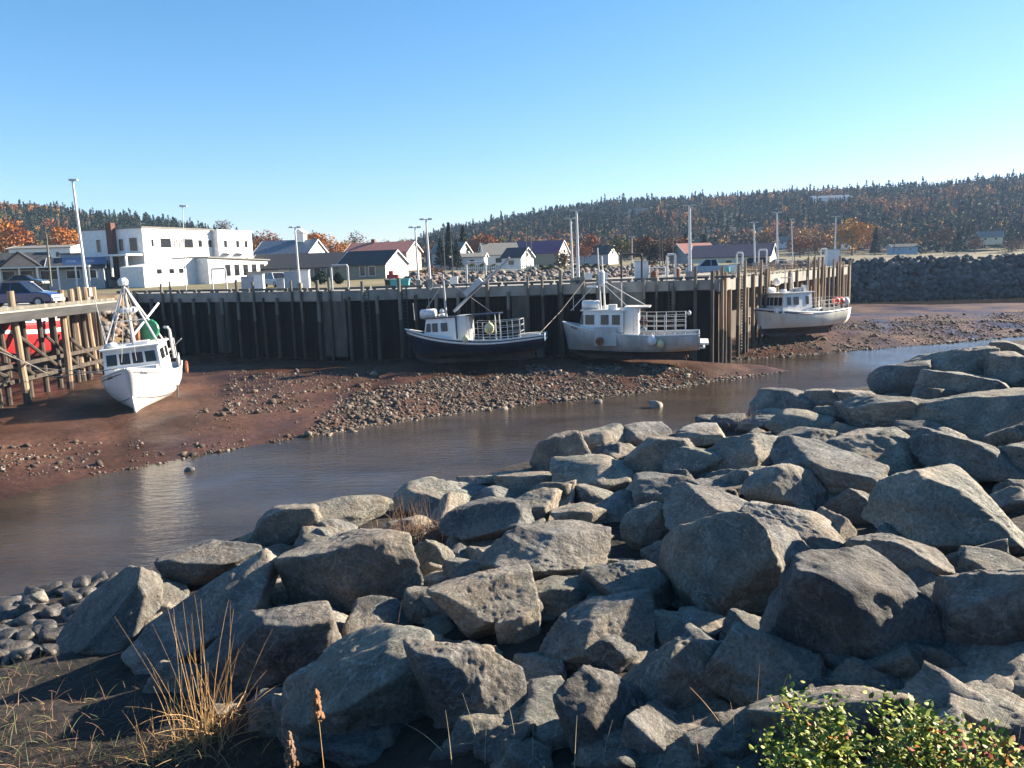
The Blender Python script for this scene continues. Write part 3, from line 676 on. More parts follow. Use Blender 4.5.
def make_boulder(i, cx, cy, w, h, tilt, label, name='boulder', group=GB, sub=None, sink=.12):
    p, t = hit_bank(cx, cy + h * .30)
    d = (p - Vector((0, 0, EYE))); dist = d.length; dep = math.asin(-d.z / dist)
    s = dist * math.cos(math.atan(math.hypot((cx - 512), (cy - 384)) / F)) / F
    wm = 1.08 * w * s; dp = .74 * wm; hm = 1.14 * h * s
    hz = max(.42 * wm, (hm - dp * math.sin(dep) * .75) / math.cos(dep)); hz = min(hz, 1.3 * wm)
    c = at_dist(cx, cy, dist)
    sub = sub or (6 if w > 84 else 5)
    P, Fc = rock_shape(1000 + i * 17, sub, 8, 70, .042, 8)
    rgi = random.Random(i * 7 + 3)
    E = Matrix.Rotation(math.atan2(c.x, c.y) * -1, 3, 'Z') @ Matrix.Rotation(-R(tilt), 3, 'Y') @ Matrix.Rotation(R(rgi.uniform(-8, 8)), 3, 'X')
    V = P * np.array([wm, dp, hz]) / 2
    V = V @ np.array(E).T
    zb = bank(c.x, c.y); lo = V[:, 2].min(); zc = c.z
    if zc + lo > zb - .05: zc = zb - .05 - lo      # never hovering over the bank
    o = np_mesh(name, V, Fc, M['boulder'], True); o.location = (c.x, c.y, zc)
    return tag(o, label, 'boulder', group)
def at_dist(px, py, dist):
    d = ray(px, py).normalized() * dist; return Vector((d.x, d.y, EYE + d.z))
for i, a in enumerate(BOULD): make_boulder(i, *a)
# filler stones in the gaps (set a little deeper than the boulders)
rg = random.Random(99); k = 0; base_rocks = []
ROCKPX = np.array([(150, 600), (290, 525), (400, 498), (500, 480), (600, 455), (700, 430), (800, 405), (900, 378), (1024, 348), (1024, 768), (620, 768), (400, 768), (300, 740), (180, 690), (90, 660)])
while k < 280:
    px, py = rg.uniform(90, 1024), rg.uniform(345, 768)
    if not inside(np.array([[px, py]]), ROCKPX)[0]: continue
    p, t = hit_bank(px, py); s = rg.uniform(.45, 1.0) * (1.0 if t < 14 else 1.35)
    if k < 16:
        P, Fc = rock_shape(5000 + k, 5, 8, 60, .05, 7)
        o = np_mesh('filler_stone', P * .5, Fc, M['boulder'], True); base_rocks.append(o)
    else:
        o = base_rocks[k % 16].copy(); SC.collection.objects.link(o)
    o.location = (p.x, p.y, p.z - s * .06); o.scale = (s * rg.uniform(.9, 1.4), s * rg.uniform(.8, 1.2), s * rg.uniform(.6, .9))
    o.rotation_euler = (rg.uniform(-.5, .5), rg.uniform(-.5, .5), rg.uniform(0, 6.28))
    tag(o, 'small shaded filler stone wedged in a gap between the big boulders', 'stone', 'filler stones between the boulders'); k += 1
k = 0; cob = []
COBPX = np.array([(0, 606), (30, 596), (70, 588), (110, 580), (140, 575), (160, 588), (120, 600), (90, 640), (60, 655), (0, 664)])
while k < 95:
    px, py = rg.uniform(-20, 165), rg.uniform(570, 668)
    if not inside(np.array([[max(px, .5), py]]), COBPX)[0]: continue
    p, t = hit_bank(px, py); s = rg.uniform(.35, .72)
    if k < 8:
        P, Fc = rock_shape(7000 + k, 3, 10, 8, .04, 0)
        o = np_mesh('cobble', P * .5, Fc, M['shadestone'], True); cob.append(o)
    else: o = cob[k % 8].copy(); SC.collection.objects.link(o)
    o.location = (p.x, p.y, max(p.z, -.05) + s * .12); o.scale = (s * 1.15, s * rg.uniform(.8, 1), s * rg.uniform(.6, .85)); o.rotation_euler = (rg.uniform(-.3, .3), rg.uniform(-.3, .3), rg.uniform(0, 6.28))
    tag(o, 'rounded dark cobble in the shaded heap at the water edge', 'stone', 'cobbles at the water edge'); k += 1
# lone stones in the shallows
for i, (px, py, w, lb) in enumerate([(656, 407, 15, 'lone brown stone standing in the shallow river off the gravel bar'), (598, 403, 9, 'small stone at the river edge left of the lone brown stone'),
                     (190, 471, 9, 'little pale stone lying at the muddy edge of the river'), (13, 462, 8, 'brown stone half sunk in mud near the left pier'),
                     (140, 587, 14, 'pale-topped stone on the dark cobble heap'), (38, 600, 16, 'tan-topped stone at the waterline of the cobble heap')]):
    z = 0 if i < 4 else .5
    p = at_z(px, py, z); s = w * p.length / F; P, Fc = rock_shape(8000 + i, 3, 10, 12, .05, 4)
    o = np_mesh('river_stone', P * np.array([s, s * .8, s * .7]) / 2, Fc, M['boulder'], True); o.location = (p.x, p.y, p.z + s * .12); tag(o, lb, 'stone')

# ================================================================== LEFT PIER
PX = -33.4
pier = thing('pier', 'open timber pier on tall piles at the left edge, carrying parked cars', 'pier', (-38, 70, 2))
def lp(x, y, z): return (x + 38, y - 70, z - 2)
b_ = MB(); b_.box(lp(-38.5, 58.5, D - .12), (10.2, 20, .24)); b_.build('deck', M['deck'], pier)
b_ = MB(); b_.box(lp(PX + .05, 58.5, D - .42), (.34, 20, .62)); b_.build('edge_beam', mat('grey_beam', (.025, .026, .028), (.06, .06, .06), 2, .9, .01, 8, stretch=(1, .15, 1)), pier)
b_ = MB()
for y in np.arange(50, 68.5, 3.6): b_.box(lp(-38.5, y, D - .55), (10, .3, .5))
b_.build('cross_beam', M['darkpile'], pier)
b_ = MB(); b_.box(lp(PX - .25, 58.5, D + .14), (.25, 20, .24)); b_.build('kerb_timber', M['postgrey'], pier)
for px, yt, pxb, yb, Y in ((10, 291, 27, 393, 55.5), (60.5, 290, 70, 381, 61), (70, 289, 83, 372, 65), (77, 287, 90, 368, 67), (84, 287, 96, 364, 69), (93, 287, 100, 360, 73), (66, 309, 75, 352, 69), (97, 318, 100, 345, 75)):
    t = at_y(px, yt, Y); u = at_y(pxb, yb, Y)
    pile_part('pile', lp(u.x, Y, u.z - 2 + .0), -1.5, t.z - 2, .25, M['pile'], pier, lean=(t.x - u.x, 0), band=(2.0 if Y < 63 else 1.8) - 2 + 1.0)
for y in np.arange(51.5, 69, 2.1):
    for x in ((-35.2, -39.2, -42.8) if int(y * 10) % 2 else (-35.2,)):
        pile_part('pile', lp(x + random.uniform(-.3, .3), y + random.uniform(-.4, .4), 0), -1.5, D - 2.4, .2, M['darkpile'], pier)
for y in np.arange(50, 64, 3.2):
    b_ = MB(); zz = [(random.uniform(3.0, 4.2), random.uniform(5.2, 6.4)), (random.uniform(4.6, 6), random.uniform(2.6, 3.6))]
    b_.tube(lp(-34.6, y, zz[0][1]), lp(-34.6, y + 4.6, zz[0][0] - .6), .13, n=6); b_.tube(lp(-43, y + .6, zz[1][0]), lp(-34.4, y + 1.2, zz[1][1]), .12, n=6); b_.build('brace', M['darkpile'], pier)
b_ = MB()
for z in (3.1, 4.2): b_.box(lp(-34.6, 58.5, z), (.2, 19.5, .28))
b_.build('waler', M['darkpile'], pier)

# ================================================================== BOATS
class Boat:
    def __init__(s, name, label, loc, rz, L, B, zb, zm, zs, mats, tilt=(0, 0), zw=1.15, deck=.55, rake=.07, stripe=None, group=None):
        s.root = thing(name, label, 'fishing boat', loc, rz, group, tilt); s.L, s.B, s.zb, s.zm, s.zs = L, B, zb, zm, zs; s.rake = rake
        s.mats = mats; NS = 26; S = [0, .1, .2, .3, .42, .55, .68, .78, .86, .93, 1.0]
        m = MB(); rows = []
        for i in range(NS):
            t = i / (NS - 1); t = t if t < .6 else t + 0.0; rows.append([s.pt(t, q) for q in S])
        for sd in (1, -1):
            o = len(m.v); n = len(S)
            vs = [(x, y * sd, z) for r in rows for (x, y, z) in r]; fs = []; mi = []
            for i in range(NS - 1):
                for k in range(n - 1):
                    fs.append((i * n + k, (i + 1) * n + k, (i + 1) * n + k + 1, i * n + k + 1))
                    zc = sum(vs[q][2] for q in fs[-1]) / 4
                    mi.append(2 if stripe and stripe[0] <= k < stripe[1] else 0)
            a = len(m.f); m.add(vs, fs); m.mi[a:] = mi
        tr = [(x, y, z) for x, y, z in rows[0]]; poly = [(x, -y, z) for x, y, z in tr] + [(x, y, z) for x, y, z in tr[::-1]]
        m.add(poly, [list(range(len(poly)))], 0)
        s.hull = m.build('hull', mats, s.root, True)
        bm = bmesh.new(); bm.from_mesh(s.hull.data); bmesh.ops.bisect_plane(bm, geom=bm.verts[:] + bm.edges[:] + bm.faces[:], plane_co=(0, 0, zw), plane_no=(-.008, 0, 1))
        for f in bm.faces:
            c = f.calc_center_median()
            if c.z < zw + .008 * c.x: f.material_index = 1
            if len(f.verts) > 5: f.smooth = False
        bm.to_mesh(s.hull.data); bm.free()
        md = s.hull.modifiers.new('thickness', 'SOLIDIFY'); md.thickness = .07; md.offset = -1
        # deck
        m = MB(); pr = []
        for i in range(NS):
            t = i / (NS - 1); x, y, z = s.pt(t, .9); zz = s.sheer(t) - deck; pr.append((x, y * .97, zz))
        vs = [(x, y, z) for x, y, z in pr] + [(x, -y, z) for x, y, z in pr]; n = len(pr)
        m.add(vs, [(i, i + 1, n + i + 1, n + i) for i in range(n - 1)]); m.build('deck', M['boatgrey'], s.root)
        # rubbing rail along the sheer
        for sd in (1, -1):
            m = MB(); m.path([(x, y * sd, z) for x, y, z in (s.pt(t, 1.0) for t in np.linspace(0, 1, 30))], .07, 6); m.build('gunwale', mats[3] if len(mats) > 3 else mats[0], s.root)
        # keel and skeg, rudder, propeller
        m = MB(); m.prism([(.09 * L, 0), (.8 * L, .12), (.93 * L * .985, .55), (.7 * L, .62), (.12 * L, .95)], -.1, .1, 'y'); m.build('keel', mats[1], s.root)
        m = MB(); m.prism([(.02 * L, .12), (.065 * L, .12), (.07 * L, 1.0), (.025 * L, 1.0)], -.05, .05, 'y'); m.tube((.05 * L, 0, .9), (.05 * L, 0, 1.35), .05); m.build('rudder', M['darkmetal'], s.root)
        m = MB(); m.tube((.075 * L, 0, .62), (.13 * L, 0, .66), .06)
        for k in range(4):
            a = k * math.pi / 2 + .4; m.box((.085 * L, math.cos(a) * .27, .62 + math.sin(a) * .27), (.05, .26, .4), mtx=Matrix.Rotation(a - math.pi / 2, 4, 'X') @ Matrix.Rotation(.4, 4, 'Z'))
        m.build('propeller', M['rust'], s.root)
    def sheer(s, t):
        return s.zm + (s.zb - s.zm) * max(0, (t - .32) / .68) ** 1.9 + (s.zs - s.zm) * max(0, (.32 - t) / .32) ** 1.6
    def pt(s, t, q):
        L, B = s.L, s.B
        hb = B / 2 * ((.88 + .12 * min(1, t / .3)) if t < .42 else max(.012, 1 - ((t - .42) / .58) ** 2.9))
        zk = .95 - .5 * min(1, t / .45) + (max(0, (t - .86) / .14) ** 2) * .15
        zs = s.sheer(t); f = max(0, (t - .35) / .65)
        e = .5 + .75 * f ** 1.3; g = 1.75 - .75 * f
        y = hb * math.sin(q * math.pi / 2) ** e if q > 0 else 0
        z = zk + (zs - zk) * q ** g
        xk = t * L * (1 - s.rake * t ** 3); x = xk + (t * L - xk) * ((z - zk) / (zs - zk))
        return (x, y, z)
    def add(s, name, mb, m, parent=None, smooth=False): return mb.build(name, m, parent or s.root, smooth)
    def tube(s, name, p, q, r, m, r1=None, parent=None): b = MB(); b.tube(p, q, r, r1); return s.add(name, b, m, parent)
    def house(s, x0, x1, w, z0, z1, m, rakef=.35, side_w=(), front_w=4, roofm=None, wz=(.52, .86), aft=.0, rearopen=False, over=.25, tumble=.12, wf=None):
        """wheelhouse: x0 aft, x1 front, raked windscreen; windows are parts with a frame."""
        b = MB(); w2 = w / 2; wt = w2 - tumble; f2 = (wf or w) / 2; ft = f2 - tumble
        vs = [(x0, -w2, z0), (x1, -f2, z0), (x1, f2, z0), (x0, w2, z0), (x0 + aft, -wt, z1), (x1 - rakef, -ft, z1), (x1 - rakef, ft, z1), (x0 + aft, wt, z1)]
        b.add(vs, [(0, 1, 5, 4), (1, 2, 6, 5), (2, 3, 7, 6), (3, 0, 4, 7), (4, 5, 6, 7), (3, 2, 1, 0)])
        wh_ = s.add('wheelhouse', b, m)
        h = z1 - z0
        def quad(name, P, dn, th=.03):               # P: 4 corners; thin pane pushed out along dn
            n = Vector(dn).normalized(); b = MB(); vs = [Vector(p) + n * .012 for p in P] + [Vector(p) + n * (.012 + th) for p in P]
            b.add(vs, [(0, 1, 2, 3), (7, 6, 5, 4), (0, 4, 5, 1), (1, 5, 6, 2), (2, 6, 7, 3), (3, 7, 4, 0)]); return b
        def on_front(u, f): z = z0 + h * f; ww = f2 - tumble * f; return (x1 - rakef * f, ww * u, z)
        def on_side(x, f, sd): return (x, sd * (w2 + (f2 - w2) * (x - x0) / (x1 - x0) - tumble * f), z0 + h * f)
        for k in range(front_w):
            a = -.93 + 1.86 * (k + .1) / front_w; c = -.93 + 1.86 * (k + .9) / front_w
            P = [on_front(a, wz[0]), on_front(c, wz[0]), on_front(c, wz[1]), on_front(a, wz[1])]
            s.add('window', quad('w', P, (h, 0, rakef)), M['glass'], wh_)
        for xa, xb in side_w:
            for sd in (1, -1):
                P = [on_side(xa, wz[0], sd), on_side(xb, wz[0], sd), on_side(xb - (.12 if xb > x1 - .6 else 0), wz[1], sd), on_side(xa, wz[1], sd)]
                s.add('window', quad('w', P, ((w2 - f2) / (x1 - x0) * h, sd * h, tumble)), M['glass'], wh_)
        b = MB(); o_ = over * .6; b.prism([(x0 + aft - over, -wt - o_), (x1 - rakef + over, -ft - o_), (x1 - rakef + over, ft + o_), (x0 + aft - over, wt + o_)], z1 + .005, z1 + .11, 'z'); rf = s.add('roof', b, roofm or m, wh_)
        # aft door
        b = MB(); b.box((x0 + aft * .5 - .03, -w2 * .35, z0 + h * .42), (.04, .7, h * .72)); s.add('door', b, M['glass'] if rearopen else m, wh_)
        return wh_
    def radar(s, x, y, z, r=.35):
        b = MB(); b.lathe([(r * .5, 0), (r, .05), (r, .22), (r * .6, .33), (.03, .36)], (x, y, z), 14); return s.add('radar_dome', b, M['white'], None, True)
    def raft(s, x, y, z, l=1.2, r=.34):
        b = MB(); b.lathe([(.05, -l / 2), (r * .8, -l / 2 + .03), (r, -l / 2 + .15), (r, l / 2 - .15), (r * .8, l / 2 - .03), (.05, l / 2)], (x, y, z), 14, mtx=Matrix.Rotation(math.pi / 2, 4, 'Y'))
        b.box((x - .3, y, z - r), (.08, r * 2, .2)); b.box((x + .3, y, z - r), (.08, r * 2, .2)); return s.add('raft_canister', b, M['white'], None, True)
    def rails(s, t0, t1, n, h, bars=3, m=None, sides=(1, -1), top=None, end=True):
        m = m or M['palepole']
        for sd in sides:
            b = MB(); ts = np.linspace(t0, t1, n); P = [Vector(s.pt(t, 1.0)) for t in ts]
            P = [Vector((p.x, (p.y - .14) * sd, p.z)) for p in P]; zt = max(p.z for p in P) + h if top is None else top
            for p in P: b.tube(p - Vector((0, 0, .3)), (p.x, p.y, p.z + h), .04, n=6)
            for k in range(1, bars + 1): b.path([(p.x, p.y, p.z + h * k / bars) for p in P], .02, 5)
            s.add('rail', b, m)
        if end:
            b = MB(); p = Vector(s.pt(t0, 1.0)); y = p.y - .14
            for k in range(1, bars + 1): b.tube((p.x, -y, p.z + h * k / bars), (p.x, y, p.z + h * k / bars), .02, n=5)
            s.add('rail', b, m)
    def world(s, p): bpy.context.view_layer.update(); return s.root.matrix_world @ Vector(p)
def marks(bt, t, q, side, width, parent=None, dz=.16):
    """small dark painted name, too blurred in the photograph to read: a run of short strokes."""
    b = MB(); n = 7
    for k in range(n):
        p = Vector(bt.pt(t + width / bt.L * (k / n), q)); p2 = Vector(bt.pt(t + width / bt.L * ((k + .72) / n), q))
        hgt = dz * (.7 + .3 * ((k * 37) % 3)); o = Vector((0, .035 * side, 0))
        a = Vector((p.x, p.y * side, p.z)) + o; c = Vector((p2.x, p2.y * side, p2.z)) + o
        b.add([a, c, c + Vector((0, .01 * side, hgt)), a + Vector((0, .01 * side, hgt))], [(0, 1, 2, 3)])
    return bt.add('name_lettering', b, M['navytrim'], bt.hull)

# ---- boat 1: white boat, bow on, beside the pier
p = at_z(137, 413, 1.25)
d = Vector((math.cos(R(-73)), math.sin(R(-73)), 0)); L1 = 11.6
B1 = Boat('fishing_boat', 'white fishing boat aground bow-on beside the left pier, green net drum behind its four-pane windscreen', (p.x - d.x * L1 * .93, p.y - d.y * L1 * .93, p.z - .5), R(-73), L1, 4.9, 3.75, 2.55, 2.5, [M['boatwhite'], M['boatwhite'], M['boatwhite'], M['boatwhite']], tilt=(R(4), R(1)), zw=.3, deck=.3, rake=.055)
marks(B1, .9, .9, 1, .5); marks(B1, .84, .9, -1, .7)
b_ = MB(); P = [B1.pt(t, .40) for t in np.linspace(.15, .97, 24)]
for sd in (1, -1):
    b_ = MB(); b_.path([(x, (y + .02) * sd, z) for x, y, z in P], .022, 5); B1.add('waterline_stripe', b_, M['darkmetal'], B1.hull)
    b_ = MB(); b_.path([(x, (y + .02) * sd, z) for x, y, z in (B1.pt(t, .93) for t in np.linspace(.02, .97, 24))], .03, 5); B1.add('rub_strake', b_, M['postgrey'], B1.hull)
B1.house(5.6, 9.1, 4.1, 2.5, 4.75, M['boatwhite'], .3, [(6.0, 6.7), (7.2, 8.3)], 4, wz=(.55, .87), wf=3.6)
b_ = MB(); b_.box((9.25, .25, 3.35), (.5, 2.6, .35)); B1.add('trunk_cabin', b_, M['boatwhite'])
mx = 6.7
b_ = MB(); b_.tube((mx, .0, 4.8), (mx, .0, 9.0), .14, .09); B1.add('mast', b_, M['boatgrey'])
b_ = MB(); b_.lathe([(.5, 0), (.62, .1), (.62, .3), (.4, .38)], (mx, 0, 7.0), 14); B1.add('radar_dome', b_, M['white']); b_ = MB(); b_.lathe([(.3, 0), (.35, .3), (.2, .5)], (mx, 0, 8.9), 10); B1.add('masthead_light', b_, M['white'])
for y, x in ((1.75, 7.9), (-1.75, 7.9), (1.6, 4.3), (-1.85, 4.3)):
    B1.tube('gantry_leg', (mx, y * .06, 8.7), (x, y, 4.7), .065, M['palepole'])
B1.tube('gantry_bar', (7.2, -.95, 6.5), (7.2, .95, 6.5), .04, M['palepole'])
B1.tube('boom', (mx - .1, 0, 5.4), (3.4, 1.6, 7.3), .08, M['palepole'])
for y in (-1.6, 1.6, .5): B1.tube('stay', (mx, 0, 8.8), (2.5, y, 3.4), .02, M['rope'])
for y in (-1.5, 1.5): B1.tube('stay', (mx, 0, 8.8), (9.9, y * .3, 4.0), .015, M['rope'])
B1.tube('antenna', (8.0, -1.5, 4.8), (8.0, -1.7, 8.4), .025, M['metal']); B1.tube('antenna', (6.4, -1.7, 4.8), (6.4, -1.9, 7.4), .02, M['metal'])
b_ = MB(); b_.lathe([(.05, -.16), (.72, -.14), (.78, -.05), (.78, .05), (.72, .14), (.05, .16)], (5.2, .85, 5.6), 18, mtx=Matrix.Rotation(R(78), 4, 'Z') @ Matrix.Rotation(R(82), 4, 'X')); B1.add('net_drum', b_, M['green'])
b_ = MB(); b_.lathe([(.5, -.22), (.62, -.16), (.62, .1), (.5, .16)], (5.4, .1, 5.4), 14, mtx=Matrix.Rotation(R(85), 4, 'X')); B1.add('hauler', b_, M['rust'])
B1.radar(7.9, -1.2, 4.86); b_ = MB(); b_.box((7.4, .6, 4.95), (1.1, .9, .2)); B1.add('roof_hatch', b_, M['boatwhite'])
b_ = MB(); b_.path([(3.6, 2.05, 3.2), (3.6, 2.05, 5.3), (3.55, 1.95, 5.5), (3.3, 1.7, 5.52)], .1, 8); B1.add('exhaust_pipe', b_, M['palepole'])
b_ = MB(); b_.path([(2.6, 2.1, 2.6), (2.6, 2.1, 4.6)], .06, 6); b_.tube((2.6, 2.1, 4.2), (2.2, 1.5, 4.7), .04); b_.tube((2.6, 2.1, 4.0), (3.0, 2.7, 4.5), .04); B1.add('davit', b_, M['metal'])
b_ = MB(); b_.box((4.2, .6, 3.9), (1.6, 2.6, .12)); b_.box((4.6, 1.2, 4.2), (.8, .8, .6)); B1.add('work_shelter', b_, M['boatwhite'])
B1.rails(.02, .34, 5, .7, 2, M['metal'])
b_ = MB(); b_.path([(10.9, -.55, 3.75), (8.0, -5.0, 3.4), (6.0, -8.4, 5.6)], .035, 5); B1.add('mooring_line', b_, M['rope'])
b_ = MB(); b_.path([(9.4, -1.8, 3.4), (9.0, -5.5, 4.2), (9.5, -8.6, 6.4)], .03, 5); B1.add('mooring_line', b_, M['rope'])
p = B1.world((1.9, 2.62, 2.2)); b_ = MB(); b_.lathe([(.36, -.1), (.5, -.06), (.5, .06), (.36, .1)], (0, 0, 0), 16, mtx=Matrix.Rotation(math.pi / 2, 4, 'X') ); o = b_.build('tyre_fender', M['rust']); o.location = p; o.rotation_euler = (0, 0, R(-73)); tag(o, 'round rusty tyre fender hanging on the side of the bow-on white boat', 'fender')
p = at_z(178, 400, 1.3); b_ = MB(); b_.path([(0, 0, -.3), (.05, 0, 1.1)], .07, 6); o = b_.build('mooring_stake', M['postgrey']); o.location = p; tag(o, 'short stake stuck in the mud at the stern of the bow-on white boat', 'stake')

# ---- boat 2: navy hulled boat
yaw = R(174); L2 = 12.4; p = at_z(419, 351, 1.6)
B2 = Boat('fishing_boat', 'navy-hulled fishing boat with white wheelhouse, boom raised, aground before the wharf', (0, 0, 0), yaw, L2, 4.5, 3.35, 1.95, 2.15, [M['navy'], M['bottom'], M['boatwhite'], M['boatwhite']], tilt=(R(2.), R(2.6)), zw=1.0, stripe=(8, 9), deck=.45)
bowp = at_y(406, 321, 71.0); off = Matrix.Rotation(yaw, 3, 'Z') @ Vector((L2, 0, 0)); B2.root.location = (bowp.x - off.x, bowp.y - off.y, 1.9)
B2.house(7.6, 10.6, 3.4, 2.15, 4.1, M['boatwhite'], .35, [(8.3, 8.9), (9.2, 9.7), (9.85, 10.3)], 3, M['navytrim'], wz=(.42, .8), wf=2.2)
b_ = MB(); b_.box((6.95, 0, 2.95), (1.1, 2.5, 2.6)); B2.add('companionway', b_, M['boatwhite'])
b_ = MB(); b_.box((5.2, 0, 4.2), (2.9, 3.2, .1)); B2.add('canopy', b_, M['navytrim'])
for x in (4.1, 6.6):
    for y in (-1.5, 1.5): B2.tube('canopy_post', (x, y, 1.6), (x, y, 4.15), .045, M['palepole'])
b_ = MB(); b_.tube((8.5, .6, 4.1), (8.5, .6, 7.9), .11, .07); b_.box((9.1, .6, 6.9), (.8, .5, .18)); B2.add('mast', b_, M['boatgrey'])
B2.tube('mast_stay', (8.5, .6, 7.2), (10.9, .3, 4.2), .03, M['metal']); B2.tube('mast_stay', (8.5, .6, 7.6), (4.4, 0, 4.2), .02, M['metal'])
b_ = MB(); b_.tube((7.9, 0, 4.6), (2.6, .3, 8.9), .13, .1); b_.box((6.0, .1, 6.6), (1.9, .8, .5), mtx=Matrix.Rotation(R(38), 4, 'Y')); B2.add('boom', b_, M['boatgrey'])
B2.raft(10.3, -.5, 4.55, 1.5, .42); B2.radar(9.1, -.8, 4.15, .4); b_ = MB(); b_.ball((9.0, -.2, 4.7), .22); B2.add('satellite_dome', b_, M['white'])
B2.tube('antenna', (11.2, 1.2, 4.1), (11.2, 1.3, 5.6), .03, M['metal']); B2.tube('antenna', (9.8, 1.3, 4.1), (9.8, 1.3, 6.0), .02, M['metal'])
B2.rails(.16, .5, 5, 1.55, 3, M['palepole'])
b_ = MB(); n0 = B2.pt(0.0, .98); b_.box((-.06, 0, 1.93), (.06, 4.0, .62)); B2.add('transom_board', b_, mat('pale_blue_board', (.3, .38, .46), (.4, .47, .54), 2, .6), B2.hull)
b_ = MB()
for k in range(6): b_.box((-.1, 1.3 - k * .42, 1.97), (.03, .3, .16 + .08 * (k % 2)))
B2.add('name_lettering', b_, M['navytrim'], B2.hull)
b_ = MB(); b_.box((1.3, 0, 2.0), (1.9, 3.2, .5)); B2.add('stern_locker', b_, M['boatgrey'])
b_ = MB(); b_.path([(.3, 1.9, 2.3), (-1.5, -1.2, 4.0), (-3.6, -3.4, 6.4)], .03, 5); B2.add('mooring_line', b_, M['rope'])
for (t, y, z, r, m, lb) in ((4.6, 2.0, 3.0, .42, 'yellow', 'large pale yellow buoy hung on the stern rail of the navy boat'), (6.7, 2.05, 2.15, .3, 'yellow', 'small yellow buoy low on the rail of the navy boat')):
    p = B2.world((t, y, z)); b_ = MB(); b_.ball((0, 0, 0), r, sz=1.2); b_.tube((0, 0, r), (0, 0, r * 1.5), .06); o = b_.build('buoy', M[m], smooth=True); o.location = p; tag(o, lb, 'buoy')

# ---- boat 3: white boat, transom to the right
yaw = R(167); L3 = 12.1
B3 = Boat('fishing_boat', 'grey-white fishing boat with tall open stern rails and twin masts, aground at the wharf corner', (0, 0, 0), yaw, L3, 4.6, 3.45, 2.35, 2.45, [M['boatgrey'], M['bottom'], M['boatwhite'], M['boatwhite']], tilt=(R(0), R(-.3)), zw=.85, deck=.5, rake=.05)
bowp = at_y(562.5, 320.5, 72.5); off = Matrix.Rotation(yaw, 3, 'Z') @ Vector((L3, 0, 0)); B3.root.location = (bowp.x - off.x, bowp.y - off.y, 1.3)
marks(B3, .88, .9, 1, .7)
B3.house(6.5, 10.5, 3.5, 2.6, 4.45, M['boatwhite'], .4, [(6.8, 7.5), (7.8, 8.5), (9.1, 9.9), (10.1, 10.4)], 3, wz=(.36, .82), wf=2.0)
b_ = MB(); b_.box((5.85, 0, 3.55), (1.2, 2.6, 2.5)); B3.add('companionway', b_, M['boatwhite'])
b_ = MB(); b_.box((5.1, 0, 4.75), (1.7, 2.8, .09)); B3.add('canopy', b_, M['boatgrey'])
for y, x in ((.35, 8.6), (-.35, 8.3)):
    b_ = MB(); b_.tube((x, y, 4.5), (x + .25, y, 9.6 + y), .085, .05); B3.add('mast', b_, M['palepole'])
b_ = MB(); b_.lathe([(.14, 0), (.22, .1), (.22, 1.2), (.12, 1.4)], (8.5, .1, 6.6), 10); B3.add('light_cluster', b_, M['white'])
b_ = MB(); b_.box((9.4, .1, 6.55), (.9, .8, .16)); B3.add('radar_bar', b_, M['white'])
B3.tube('mast_stay', (8.6, .3, 7.3), (11.2, 1.0, 4.5), .03, M['palepole']); B3.tube('mast_stay', (8.6, .1, 7.2), (4.6, -1.3, 4.7), .03, M['palepole']); B3.tube('mast_stay', (8.6, .1, 7.0), (6.0, 1.3, 4.7), .03, M['palepole'])
B3.tube('antenna', (10.9, 1.3, 4.5), (10.9, 1.4, 5.9), .03, M['metal']); B3.tube('antenna', (6.9, -1.2, 4.5), (6.9, -1.2, 6.9), .05, M['metal'])
B3.raft(9.5, .2, 4.95, 1.6, .42); B3.radar(8.3, -1.0, 4.5, .4); b_ = MB(); b_.box((7.5, .8, 4.75), (.7, .7, .5)); B3.add('roof_locker', b_, M['white'])
B3.rails(.1, .46, 6, 1.75, 4, M['palepole'])
b_ = MB(); b_.box((8.0, 1.86 + .35, 2.3), (1.9, .14, 1.6)); B3.add('side_shelter', b_, M['boatgrey'])
b_ = MB(); b_.box((-.4, 0, 1.62), (.7, 3.9, .16)); b_.box((-.2, 0, 1.25), (.5, 3.4, .12)); B3.add('stern_platform', b_, M['boatwhite'])
for p0, r, m, lb in (((4.0, 2.28, 1.95), .42, 'white', 'white round fender hanging on the side of the white boat with stern rails'), ((3.3, 2.25, 1.65), .33, 'yellow', 'smaller yellowish fender just aft of the white round one'), ((4.75, 2.0, 3.55), .36, 'rust', 'rusty ring buoy tied to the stern rail of the grey-white boat'), ((4.7, 2.12, 2.9), .2, 'white', 'little white float on the rail below the rusty ring buoy'), ((8.5, 2.42, 1.9), .36, 'rust', 'brown tyre fender hanging under the wheelhouse side windows'), ((.9, 1.9, 4.25), .16, 'white', 'small white lamp float on the aft top corner of the stern rails')):
    p = B3.world(p0); b_ = MB()
    if 'tyre' in lb or 'ring' in lb: b_.lathe([(r * .45, -.08), (r, -.08), (r, .08), (r * .45, .08), (r * .45, -.08)], (0, 0, 0), 16, mtx=Matrix.Rotation(math.pi / 2, 4, 'X'))
    else: b_.ball((0, 0, 0), r, sz=1.15); b_.tube((0, 0, r), (0, 0, r * 1.5), .05)
    o = b_.build('fender', M[m], smooth=True); o.location = p; o.rotation_euler = (0, 0, yaw); tag(o, lb, 'fender')

